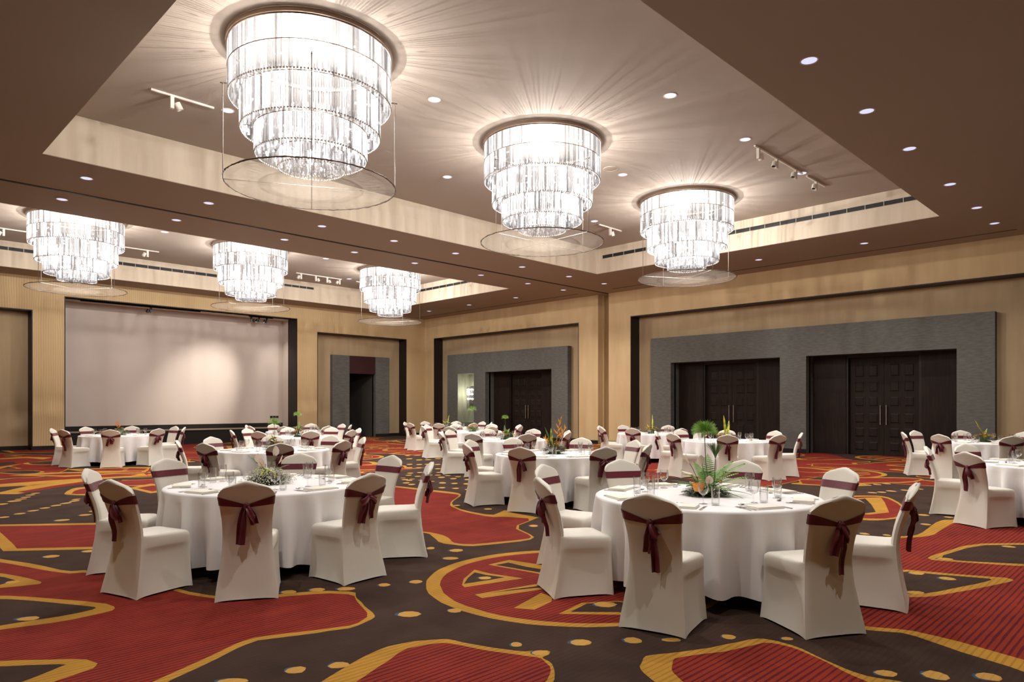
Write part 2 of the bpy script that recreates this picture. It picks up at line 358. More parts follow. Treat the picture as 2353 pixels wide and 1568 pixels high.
ORD = ['first', 'second', 'third', 'fourth', 'fifth', 'sixth', 'seventh', 'eighth', 'ninth', 'tenth']
HC, HU = 6.0, 6.85          # soffit and coffer ceiling heights
XR, YL = 22.1, 28.5         # right wall, left (screen) wall
X0, Y0 = -4.0, -4.0         # walls behind the camera
ORIGIN_KEEP = True
CARPET=[
('G','1.05,9.14 1.22,8.72 1.31,8.47 1.43,8.16 1.50,7.94 1.59,7.59 1.65,7.47 1.74,7.43 1.83,7.29 2.00,6.91 2.08,6.63 2.12,6.17 2.16,5.95 2.23,5.74 2.28,5.63 2.38,5.51 2.46,5.45 2.60,5.38 2.71,5.33 2.91,5.23 3.00,5.15 3.10,5.02 3.12,4.95 3.07,4.87 3.04,4.81 3.00,4.67 2.96,4.57 2.91,4.38 2.88,4.31 2.86,4.28 2.81,4.25 2.67,4.20 2.59,4.19 2.46,4.24 2.38,4.26 2.25,4.31 2.18,4.34 2.08,4.38 2.03,4.40 1.95,4.38 1.87,4.35 1.71,4.26 1.59,4.20 1.43,4.13 1.33,4.08 1.19,4.00 1.01,4.01 0.59,4.11 0.56,5.17 0.89,8.25'),
('R','1.03,8.93 1.19,8.54 1.31,8.21 1.51,7.60 1.61,7.38 1.71,7.33 1.80,7.18 1.96,6.78 2.04,6.51 2.08,6.08 2.12,5.87 2.20,5.66 2.25,5.55 2.34,5.44 2.42,5.38 2.55,5.30 2.67,5.25 2.86,5.15 2.96,5.08 3.05,4.95 3.06,4.87 3.00,4.75 2.96,4.64 2.88,4.41 2.82,4.32 2.70,4.25 2.62,4.24 2.49,4.29 2.41,4.32 2.29,4.37 2.21,4.41 2.10,4.45 2.04,4.47 1.96,4.46 1.88,4.43 1.71,4.34 1.58,4.28 1.38,4.19 1.27,4.14 1.14,4.06 0.97,4.07 0.58,4.16 0.56,5.16 0.87,8.09'),
('G','1.06,8.06 1.13,7.91 1.19,7.78 1.27,7.56 1.31,7.42 1.35,7.26 1.36,7.19 1.34,7.14 1.32,7.13 1.26,7.15 1.21,7.16 1.10,7.20 1.04,7.22 0.95,7.24 0.94,7.42 1.01,7.94'),
('B','1.04,7.89 1.11,7.74 1.16,7.64 1.20,7.48 1.21,7.42 1.16,7.39 1.14,7.37 1.09,7.34 1.05,7.34 0.97,7.36 0.95,7.48 1.00,7.83'),
('G','0.94,7.00 1.08,6.86 1.21,6.67 1.48,6.23 1.57,6.05 1.59,5.92 1.58,5.87 1.55,5.82 1.48,5.80 1.29,5.78 1.16,5.79 0.94,5.85 0.85,5.87 0.77,5.88 0.78,6.11 0.87,6.82'),
('B','0.92,6.89 1.06,6.74 1.18,6.56 1.40,6.17 1.48,6.02 1.48,5.98 1.45,5.95 1.35,5.93 1.23,5.93 0.97,5.97 0.86,5.98 0.78,6.00 0.78,6.19 0.86,6.75'),
('G','0.71,5.19 0.84,5.09 0.93,5.01 1.08,4.88 1.14,4.81 1.16,4.73 1.17,4.69 1.15,4.65 1.13,4.62 1.07,4.60 1.02,4.58 0.94,4.56 0.88,4.53 0.80,4.45 0.73,4.41 0.59,4.37 0.57,4.52 0.65,5.05'),
('B','0.69,5.09 0.80,5.00 0.88,4.94 1.00,4.84 1.03,4.80 0.99,4.78 0.94,4.75 0.83,4.69 0.75,4.66 0.63,4.62 0.60,4.71 0.64,5.02'),
('G','1.39,11.25 1.63,11.05 2.59,10.28 3.03,9.98 3.00,9.06 2.51,8.25 2.10,8.42 1.49,8.90 1.36,9.01 1.37,9.28 1.32,10.66'),
('R','1.53,10.97 2.55,10.13 2.94,9.84 2.93,9.09 2.51,8.41 2.10,8.59 1.49,9.07 1.51,9.41 1.54,10.44 1.52,10.89'),
('G','2.99,14.06 3.06,14.30 3.13,14.50 3.28,14.84 3.38,14.97 3.52,15.00 3.63,14.91 3.82,14.61 3.86,14.37 3.78,13.93 3.69,13.73 3.47,13.53 3.35,13.50 3.19,13.61 3.11,13.71 3.00,13.91'),
('R','3.10,14.05 3.19,14.33 3.25,14.48 3.36,14.65 3.43,14.71 3.56,14.69 3.63,14.62 3.73,14.41 3.74,14.25 3.69,13.96 3.62,13.83 3.47,13.73 3.35,13.74 3.14,13.91'),
('G','7.74,11.19 7.80,10.94 7.84,10.66 7.90,10.05 7.93,9.74 7.96,9.43 7.94,9.27 7.85,9.10 7.68,8.93 7.25,8.59 7.06,8.41 6.93,8.22 6.84,8.07 6.74,7.81 6.69,7.59 6.67,7.20 6.72,7.09 6.88,7.16 6.98,7.21 7.12,7.28 7.14,7.26 7.06,7.13 7.03,6.96 7.01,6.58 6.99,6.46 6.94,6.46 6.79,6.40 6.37,6.24 6.18,6.06 6.01,5.70 5.92,5.55 5.78,5.48 5.61,5.49 5.22,5.61 5.07,5.67 5.01,5.74 4.98,5.82 4.93,6.01 4.95,6.13 5.04,6.30 5.09,6.41 5.17,6.57 5.18,6.64 5.17,6.72 5.15,6.75 5.13,6.77 5.11,6.87 5.08,7.12 5.18,7.45 5.50,8.16 5.82,8.73 6.45,9.72 6.87,10.29 7.51,11.03'),
('R','7.63,10.99 7.68,10.76 7.71,10.49 7.75,9.89 7.78,9.58 7.80,9.25 7.80,9.12 7.76,9.05 7.62,8.92 7.22,8.60 7.04,8.42 6.87,8.22 6.78,8.05 6.65,7.73 6.60,7.50 6.56,7.10 6.59,6.94 6.70,6.87 6.76,6.76 6.84,6.53 6.73,6.40 6.34,6.25 6.15,6.08 5.99,5.71 5.90,5.58 5.82,5.54 5.66,5.57 5.29,5.69 5.14,5.75 5.07,5.83 5.05,5.88 5.04,5.96 5.07,6.04 5.16,6.19 5.20,6.28 5.24,6.41 5.25,6.50 5.25,6.64 5.23,6.72 5.18,6.79 5.16,6.91 5.14,7.18 5.25,7.50 5.59,8.20 5.89,8.72 6.46,9.61 6.84,10.13 7.43,10.83'),
('G','5.97,3.94 5.96,4.08 5.94,4.23 5.90,4.36 5.85,4.50 5.78,4.62 5.69,4.74 5.60,4.85 5.49,4.94 5.37,5.03 5.25,5.10 5.11,5.15 4.98,5.19 4.83,5.21 4.69,5.22 4.55,5.21 4.40,5.19 4.27,5.15 4.13,5.10 4.01,5.03 3.89,4.94 3.78,4.85 3.69,4.74 3.60,4.62 3.53,4.50 3.48,4.36 3.44,4.23 3.42,4.08 3.41,3.94 3.42,3.80 3.44,3.65 3.48,3.52 3.53,3.38 3.60,3.26 3.69,3.14 3.78,3.03 3.89,2.94 4.01,2.85 4.13,2.78 4.27,2.73 4.40,2.69 4.55,2.67 4.69,2.66 4.83,2.67 4.98,2.69 5.11,2.73 5.25,2.78 5.37,2.85 5.49,2.94 5.60,3.03 5.69,3.14 5.78,3.26 5.85,3.38 5.90,3.52 5.94,3.65 5.96,3.80'),
('R','5.89,3.91 5.89,4.04 5.86,4.18 5.83,4.30 5.78,4.43 5.71,4.54 5.63,4.65 5.55,4.75 5.45,4.84 5.34,4.92 5.22,4.98 5.10,5.03 4.97,5.07 4.84,5.09 4.70,5.10 4.57,5.09 4.44,5.07 4.31,5.03 4.19,4.98 4.07,4.92 3.96,4.84 3.86,4.75 3.77,4.65 3.70,4.54 3.63,4.43 3.58,4.30 3.54,4.18 3.52,4.04 3.52,3.91 3.52,3.78 3.54,3.65 3.58,3.52 3.63,3.40 3.70,3.28 3.77,3.17 3.86,3.07 3.96,2.98 4.07,2.90 4.19,2.84 4.31,2.79 4.44,2.75 4.57,2.73 4.70,2.72 4.84,2.73 4.97,2.75 5.10,2.79 5.22,2.84 5.34,2.90 5.45,2.98 5.55,3.07 5.63,3.17 5.71,3.28 5.78,3.40 5.83,3.52 5.86,3.65 5.89,3.78'),
('G','3.90,4.51 4.05,4.66 4.35,4.85 4.35,4.64 4.44,4.30 4.28,4.34 3.87,4.44'),
('B','3.94,4.53 4.10,4.66 4.28,4.77 4.29,4.63 4.35,4.44 4.18,4.47'),
('G','4.58,4.91 4.87,4.91 4.98,4.35 4.83,4.02 4.67,4.26'),
('B','4.62,4.85 4.78,4.83 4.78,4.58 4.84,4.24 4.82,4.08 4.71,4.31'),
('G','3.78,4.21 4.42,4.07 4.80,3.93 4.62,3.79 4.25,3.94 3.75,4.09'),
('B','3.87,4.17 4.13,4.10 4.36,4.02 4.67,3.95 4.58,3.88 4.31,3.98 4.10,4.08'),
('G','3.74,3.72 4.20,3.86 4.17,3.71 4.07,3.63 3.82,3.58'),
('G','3.87,3.38 4.21,3.44 4.46,3.27 4.51,3.14 4.25,2.96 4.16,3.06'),
('B','3.97,3.35 4.23,3.40 4.44,3.26 4.48,3.13 4.28,3.00 4.21,3.10'),
('G','1.83,3.42 1.94,3.47 2.04,3.52 2.27,3.62 2.38,3.66 2.50,3.69 2.57,3.70 2.67,3.68 2.75,3.66 2.88,3.58 2.93,3.54 2.95,3.48 2.96,3.42 3.00,3.30 3.03,3.21 3.10,3.06 3.13,3.01 3.17,2.99 3.19,2.97 3.24,2.93 3.24,2.90 3.21,2.88 3.19,2.87 3.14,2.87 3.12,2.85 3.11,2.79 3.09,2.75 3.04,2.69 3.00,2.65 2.93,2.59 2.86,2.55 2.72,2.50 2.55,2.49 2.17,2.54 1.97,2.66 1.74,2.99 1.70,3.16 1.77,3.34'),
('R','2.02,3.29 2.09,3.34 2.16,3.37 2.33,3.45 2.43,3.49 2.56,3.56 2.64,3.58 2.72,3.56 2.77,3.55 2.85,3.51 2.88,3.48 2.90,3.43 2.92,3.37 2.95,3.26 2.98,3.17 3.05,3.02 3.08,2.95 3.11,2.89 3.11,2.85 3.07,2.77 3.05,2.73 3.01,2.69 2.97,2.66 2.89,2.61 2.82,2.59 2.71,2.54 2.55,2.55 2.21,2.60 2.06,2.70 1.99,2.94 1.97,3.07 1.99,3.23'),
('G','3.24,2.07 3.29,2.14 3.31,2.19 3.36,2.28 3.39,2.32 3.43,2.36 3.48,2.38 3.56,2.42 3.60,2.43 3.63,2.42 3.67,2.40 3.77,2.34 3.85,2.30 4.02,2.22 4.12,2.19 4.26,2.14 4.33,2.12 4.39,2.09 4.42,2.06 4.43,2.02 4.44,1.97 4.43,1.87 4.41,1.80 4.35,1.69 4.31,1.61 4.26,1.49 4.24,1.43 4.23,1.36 4.24,1.31 4.28,1.20 4.27,1.13 4.23,1.03 4.04,1.04 3.51,1.20 3.27,1.37 3.07,1.71 3.05,1.87 3.18,2.01'),
('R','3.36,1.95 3.40,2.03 3.42,2.07 3.47,2.14 3.49,2.17 3.54,2.21 3.58,2.23 3.65,2.27 3.69,2.28 3.72,2.27 3.75,2.26 3.82,2.23 3.88,2.20 4.02,2.12 4.12,2.09 4.28,2.04 4.35,2.02 4.38,1.98 4.39,1.94 4.39,1.86 4.37,1.79 4.32,1.67 4.28,1.59 4.21,1.48 4.18,1.42 4.15,1.34 4.13,1.30 4.09,1.22 3.94,1.22 3.54,1.29 3.36,1.41 3.23,1.69 3.22,1.82 3.32,1.90'),
('G','5.08,1.74 5.09,1.65 5.12,1.58 5.20,1.45 5.19,1.36 5.12,1.20 5.06,1.07 4.98,0.81 4.91,0.67 4.81,0.49 5.61,0.44 8.12,0.47 9.64,0.61 11.68,0.98 12.28,1.30 12.05,1.85 11.74,2.11 11.06,2.31 10.81,2.40 10.75,2.46 10.65,2.48 10.42,2.49 10.19,2.47 9.72,2.43 9.50,2.41 9.28,2.41 9.17,2.43 9.06,2.50 8.94,2.58 8.71,2.74 8.55,2.85 8.29,3.02 7.91,3.00 7.03,2.78 6.46,2.58 5.63,2.19 5.30,2.00 5.13,1.83'),
('R','5.17,1.75 5.17,1.68 5.20,1.61 5.27,1.49 5.30,1.40 5.29,1.25 5.27,1.11 5.20,0.86 5.16,0.71 5.10,0.52 5.85,0.47 8.16,0.50 9.55,0.63 11.41,1.01 11.96,1.30 11.76,1.82 11.52,2.05 11.00,2.22 10.75,2.29 10.53,2.31 10.33,2.31 9.98,2.30 9.76,2.29 9.45,2.27 9.30,2.29 9.17,2.33 9.07,2.38 8.94,2.47 8.81,2.55 8.56,2.68 8.40,2.78 8.17,2.92 7.82,2.91 7.03,2.74 6.50,2.56 5.70,2.18 5.39,2.00 5.22,1.84'),
('G','7.96,1.97 8.07,1.97 8.30,1.94 8.89,1.86 9.19,1.75 9.48,1.50 9.64,1.34 9.80,1.08 9.58,0.97 8.74,0.89 8.40,0.93 8.24,1.14 8.14,1.29 8.03,1.53 7.96,1.67 7.89,1.84 7.87,1.91 7.92,1.96'),
('B','8.19,1.89 8.81,1.80 9.11,1.70 9.37,1.47 9.50,1.32 9.63,1.10 9.44,1.00 8.77,0.92 8.49,0.97 8.35,1.16 8.25,1.31 8.11,1.54 8.04,1.68 8.00,1.86'),
('G','6.66,2.18 7.06,2.08 7.23,1.97 7.32,1.72 7.37,1.58 7.45,1.41 7.48,1.33 7.52,1.26 7.52,1.23 7.48,1.18 7.42,1.18 7.29,1.22 7.13,1.27 6.80,1.38 6.62,1.45 6.40,1.53 6.31,1.58 6.23,1.65 6.18,1.73 6.10,1.89 6.16,2.00 6.43,2.16'),
('B','6.70,2.11 7.02,2.04 7.16,1.93 7.23,1.70 7.29,1.57 7.36,1.40 7.38,1.34 7.35,1.32 7.28,1.33 7.09,1.38 6.92,1.44 6.57,1.55 6.43,1.61 6.33,1.68 6.28,1.75 6.22,1.91 6.28,2.00 6.51,2.10'),
('G','12.16,4.43 12.51,4.23 12.66,4.11 12.80,3.95 12.80,3.86 12.70,3.73 12.53,3.62 12.15,3.42 11.87,3.29 11.40,3.11 11.09,3.03 10.61,2.96 10.38,2.96 10.15,3.04 10.06,3.08 9.98,3.16 9.93,3.28 9.84,3.56 10.26,3.83 11.60,4.33'),
('R','12.00,4.37 12.35,4.17 12.51,4.06 12.64,3.91 12.64,3.82 12.54,3.70 12.38,3.60 12.02,3.40 11.76,3.29 11.36,3.13 11.08,3.06 10.68,3.00 10.47,3.01 10.27,3.08 10.14,3.23 9.98,3.58 10.31,3.85 11.49,4.28'),
('G','11.71,4.23 12.41,3.98 12.61,3.82 12.00,3.58 10.92,3.20 10.52,3.33 10.29,3.72'),
('B','11.44,4.14 12.27,3.96 11.59,3.65 10.83,3.35 10.60,3.41 10.50,3.80'),
('G','15.83,5.22 16.29,4.72 16.45,4.46 16.45,4.20 16.26,4.10 15.68,4.09 15.25,4.25 14.52,4.74 14.56,5.01 15.39,5.29'),
('R','15.68,5.17 16.15,4.68 16.31,4.44 16.34,4.22 16.21,4.15 15.77,4.16 15.39,4.32 14.68,4.81 14.66,5.04 15.31,5.27'),
('G','2.09,14.94 2.76,15.92 3.77,16.55 4.07,16.13 3.33,15.56 2.41,14.62'),
('R','2.47,14.99 3.13,15.65 3.83,16.13 3.84,15.68 3.05,15.24 2.55,14.73'),
('G','2.24,17.06 2.95,17.02 3.93,17.25 5.19,17.08 5.06,16.38 3.88,16.32 2.79,16.09 2.13,16.16'),
('R','2.29,17.45 3.23,17.70 4.14,17.44 5.05,16.94 4.79,16.65 3.37,16.83 2.20,16.69'),
('G','2.92,18.66 3.76,18.80 4.75,18.11 5.62,18.18 5.29,17.27 3.73,17.45'),
('R','3.35,18.37 3.92,18.35 4.73,17.69 5.43,17.89 5.25,17.45 3.80,17.78'),
('G','4.16,19.47 5.47,19.00 5.82,18.65 5.43,17.58 4.36,18.35'),
('R','4.36,19.12 5.39,18.74 5.66,18.30 5.40,17.77 4.42,18.59'),
('G','3.26,24.76 4.35,25.09 4.83,24.13 3.89,22.43 2.84,20.32 2.69,20.47'),
('R','3.21,24.37 4.24,24.47 4.49,23.52 3.75,22.18 2.75,20.89'),
('B','3.23,23.10 3.70,23.03 3.67,22.26 3.00,21.47'),
('G','4.06,14.23 4.59,14.71 4.88,13.80 4.52,13.21 4.09,13.11'),
('R','4.17,14.11 4.52,14.36 4.74,13.74 4.20,13.35'),
]
CARPET_DOTS=[
(3.08,4.16,0.084,0.075),(2.18,3.64,0.062,0.055),(1.96,3.75,0.058,0.055),(1.63,3.85,0.086,0.045),(3.43,4.99,0.053,0.055),(3.13,5.11,0.077,0.06),
(2.74,5.36,0.065,0.055),(2.94,5.26,0.066,0.055),(3.69,4.88,0.057,0.06),(3.38,3.99,0.053,0.055),(4.5,5.38,0.079,0.07),(4.79,5.63,0.079,0.075),
(4.67,5.92,0.047,0.07),(3.18,3.14,0.039,0.045),(3.51,2.87,0.074,0.06),(3.78,2.65,0.063,0.06),(3.97,2.48,0.063,0.04),(3.18,2.93,0.055,0.045),
(4.29,2.24,0.047,0.05),(4.53,1.95,0.04,0.035),(4.35,1.29,0.065,0.05),(4.52,1.08,0.067,0.07),(4.71,0.86,0.072,0.06),(6.47,6.08,0.056,0.08),
(1.78,11.73,0.06,0.07),(2,11.96,0.062,0.08),(2.2,12.16,0.064,0.085),(2.38,12.35,0.066,0.09),(2.56,12.54,0.061,0.095),(2.73,12.72,0.062,0.1),
(2,13.31,0.075,0.095),(2.2,13.59,0.092,0.1),(2.32,13.8,0.079,0.085),(2.43,14.03,0.066,0.085),(2.55,14.32,0.068,0.085),(2.66,14.54,0.061,0.085),
(2.29,10.88,0.088,0.09),(2.63,11.16,0.08,0.09),(2.89,12.91,0.063,0.1),(2.96,13.12,0.057,0.085),(2.81,11.49,0.051,0.08),(1.66,8.35,0.076,0.07),
(1.18,7.38,0.053,0.05),(1.06,6.03,0.082,0.055),(2.01,8.36,0.074,0.065),(13.19,4.14,0.077,0.095),(13.37,4.04,0.078,0.095),(13.67,3.97,0.079,0.1),
(13.99,3.82,0.079,0.1),(14.38,3.71,0.073,0.1),(14.38,4.6,0.068,0.105),(14.6,4.49,0.068,0.1),(14.9,4.41,0.078,0.11),(11.01,2.78,0.074,0.08),
(10.16,2.54,0.062,0.07),(8.9,2.88,0.053,0.07),(8.99,2.66,0.042,0.055),(11.04,2.48,0.06,0.07),(9.21,1.5,0.067,0.06),(8.02,1.83,0.079,0.05),
(7.14,1.86,0.068,0.055),(7.12,1.61,0.07,0.065),(6.4,1.68,0.072,0.055),(4.21,4.55,0.062,0.055),(4.31,3.28,0.088,0.075),(6.95,8.16,0.054,0.065),
(7.04,7.55,0.059,0.07),(9.43,11.58,0.075,0.13),(9.44,11.19,0.074,0.12),(9.54,10.85,0.073,0.115),(8.77,10.73,0.07,0.105),(8.88,10.49,0.069,0.105),
(9,10.26,0.069,0.11),(8.25,10.11,0.066,0.095),(8.36,9.85,0.065,0.095),(8.41,9.55,0.064,0.095),(8.61,11.77,0.073,0.115),(8.59,11.59,0.072,0.115),
(8.26,11.25,0.07,0.105),(8.17,10.95,0.068,0.105),(12.92,17.51,0.095,0.21),(13.12,17.25,0.095,0.205),(13.6,17.34,0.097,0.215),(13.4,16.72,0.094,0.2),
(13.92,16.84,0.096,0.215),(14.08,16.43,0.095,0.205),(14.27,16.23,0.095,0.21),(12.06,16.27,0.089,0.18),(11.98,15.71,0.086,0.17),(12.21,15.59,0.087,0.17),
(12.69,15.73,0.089,0.18),(12.68,15.26,0.087,0.175),(13.08,15.37,0.089,0.18),(13.12,14.92,0.088,0.175),(10.92,14.72,0.08,0.15),(11.08,14.52,0.08,0.145),
(11.28,14.42,0.08,0.15),(11.42,14.18,0.08,0.15),(11.92,14.33,0.082,0.155),(12.01,14.14,0.082,0.15),(12.16,13.81,0.081,0.15),(10.33,13.93,0.076,0.135),
(10.46,13.74,0.076,0.135),(10.56,13.51,0.075,0.13),(10.65,13.21,0.075,0.13),(10.82,13.03,0.074,0.13),(10.97,12.83,0.074,0.125),(11.39,12.97,0.076,0.135),
(9.5,12.79,0.07,0.11),(9.76,12.76,0.07,0.115),(10,12.73,0.071,0.115),(10.07,12.45,0.07,0.115),(10.33,12.49,0.071,0.115),(10.27,12.01,0.07,0.11),
(10.43,11.95,0.07,0.11),(9.2,12.44,0.068,0.105),(9.2,12.11,0.067,0.105),(9.55,12.14,0.068,0.105),(9.68,12.01,0.068,0.105),(9.77,11.77,0.067,0.1),
(9.77,11.42,0.066,0.1),(9.89,11.29,0.066,0.1),
]
# ---------------------------------------------------------------- floor: patterned carpet, every motif cut into the floor mesh
def build_floor():
    polys = []                                            # (material slot, points), later ones lie on top
    slots = {'B': 0, 'R': 1, 'G': 2, 'D': 3, 'U': 4}
    base = []
    for c, s in CARPET:
        base.append((slots[c], [tuple(float(t) for t in p.split(',')) for p in s.split()]))
    rect = [(X0, Y0), (XR + 1.6, Y0), (XR + 1.6, YL + 1.7), (X0, YL + 1.7)]
    inside = lambda p: X0 + .05 < p[0] < XR + 1.5 and Y0 + .05 < p[1] < YL + 1.6
    polys.append((0, rect))
    # the pattern repeats across the hall
    for (dx, dy, mir) in ((7.6, 5.4, 0), (1.5, 12.6, 1), (12.5, 1.5, 1), (11.5, 8.5, 0), (7.0, 13.5, 1), (14.0, 13.0, 1), (3.0, 18.5, 0), (10.5, 18.0, 0), (16.5, 6.0, 0), (16.0, 19.0, 1), (17.6, 2.2, 0), (13.6, 4.2, 1), (17.0, 9.6, 1)):
        for c, P in base:
            Q = [((p[1], p[0]) if mir else p) for p in P]
            Q = [(x + dx, y + dy) for x, y in Q]
            mx_, my_ = sum(p[0] for p in Q) / len(Q), sum(p[1] for p in Q) / len(Q)
            aisle = 18.0 < mx_ + my_ < 29.5 and -.19 < (mx_ - my_) / (mx_ + my_) < -.01      # the plain brown aisle between the table rows
            if all(inside(p) for p in Q) and min(x + y for x, y in Q) > 16.2 and not aisle:
                polys.append((c, Q))
    polys += [(c, P) for c, P in base if all(inside(p) for p in P)]
    r2 = math.sqrt(0.5)
    def ell(x, y, a, b, off=0.0):
        x -= off * r2; y += off * r2
        rr = random.Random(int(x * 1000 + y * 77))
        out = []
        for i in range(9):
            t = 2 * PI * i / 9; k = rr.uniform(0.88, 1.1)
            u = a * k * math.cos(t); v = b * k * math.sin(t)
            out.append((x + (u + v) * r2, y + (v - u) * r2))
        return out
    dots = list(CARPET_DOTS)
    rr = random.Random(5)
    for k in range(34):                                   # rows of dots on the farther brown fields
        x, y = rr.uniform(4, 20), rr.uniform(4, 27)
        if x + y < 17.5: continue
        a = rr.uniform(0, PI)
        for i in range(rr.randint(4, 8)):
            dots.append((x + math.cos(a) * i * .32 + rr.uniform(-.04, .04), y + math.sin(a) * i * .32, 0.06, 0.055))
    for x, y, a, b in dots:
        e = ell(x, y, a, b)
        if all(inside(p) for p in e):
            polys.append((4, ell(x, y, a * .9, b * .95, a * .33)))
            polys.append((3, e))
    verts, faces, cols = [], [], []
    for c, P in polys:
        o = len(verts)
        ar = sum(P[i][0] * P[(i + 1) % len(P)][1] - P[(i + 1) % len(P)][0] * P[i][1] for i in range(len(P)))
        P = P if ar > 0 else P[::-1]
        verts += [Vector(p) for p in P]; faces.append(list(range(o, o + len(P)))); cols.append(c)
    vo, eo, fo, ov, oe, of = delaunay_2d_cdt(verts, [], faces, 1, 1e-4)
    me = bpy.data.meshes.new('floor')
    me.from_pydata([(p.x, p.y, 0.0) for p in vo], [], fo)
    for k in ('carpet_brown', 'carpet_red', 'carpet_gold', 'carpet_dot', 'carpet_blue'):
        me.materials.append(M[k])
    for p, src in zip(me.polygons, of):
        p.material_index = cols[max(src)] if src else 0
    me.update()
    bm = bmesh.new(); bm.from_mesh(me)
    for f in bm.faces:
        if f.normal.z < 0: f.normal_flip()
    bm.to_mesh(me); bm.free()
    o = obj('floor', me)
    tag(o, 'brown carpet with red and gold motifs covering the hall floor', kind='structure')
build_floor()

# ---------------------------------------------------------------- ceiling
COF = [(2.75, 18.58, 4.36, 14.5), (2.75, 18.5, 18.65, 27.15)]
def build_ceiling():
    ys = [Y0, COF[0][2], COF[0][3], COF[1][2], COF[1][3], YL + 0.2]
    mb = MB(); t = 0.012
    XE = XR + 0.9
    for a, b in ((ys[0], ys[1]), (ys[2], ys[3]), (ys[4], ys[5])):
        mb.box(X0, XE, a, b, HC, HC + t)
    for (x0, x1, y0, y1) in COF:
        mb.box(X0, x0, y0, y1, HC, HC + t); mb.box(x1, XE, y0, y1, HC, HC + t)
    ce = struct(mb, 'ceiling', 'ceiling_low')
    tag(ce, 'brown painted soffit framing two sunken coffers overhead')
    for (x0, x1, y0, y1) in COF:
        g = 0.04
        MB().box(x0 - .2, x1 + .2, y0 - .2, y1 + .2, HU, HU + .05).build('coffer_top', 'ceiling_high', ce)
        for nm, lo, hi, e in (('coffer_side_lower', HC + t, 6.41, 0.0), ('coffer_side_upper', 6.41, HU, g)):
            for (a, b, c, d) in ((x0 - .15, x0 - e, y0 - .15, y1 + .15), (x1 + e, x1 + .15, y0 - .15, y1 + .15),
                                 (x0 - e, x1 + e, y0 - .15, y0 - e), (x0 - e, x1 + e, y1 + e, y1 + .15)):
                MB().box(a, b, c, d, lo, hi).build(nm, 'coffer_side', ce)
    # slots of the folding partition and of the shade pockets
    s = MB().box(X0, XR, 16.66, 16.74, HC - .012, HC)
    tag(struct(s, 'trim_1', 'base_black'), 'dark partition track line across the brown soffit')
    s = MB().box(21.3, 21.36, 3.3, 15.9, HC - .006, HC)
    tag(struct(s, 'trim_2', 'slot_dark'), 'thin dark slot in the soffit along the right wall')
    s = MB().box(21.3, 21.36, 17.6, 28.0, HC - .006, HC)
    tag(struct(s, 'trim_3', 'slot_dark'), 'thin dark slot in the soffit before the far corner')
build_ceiling()

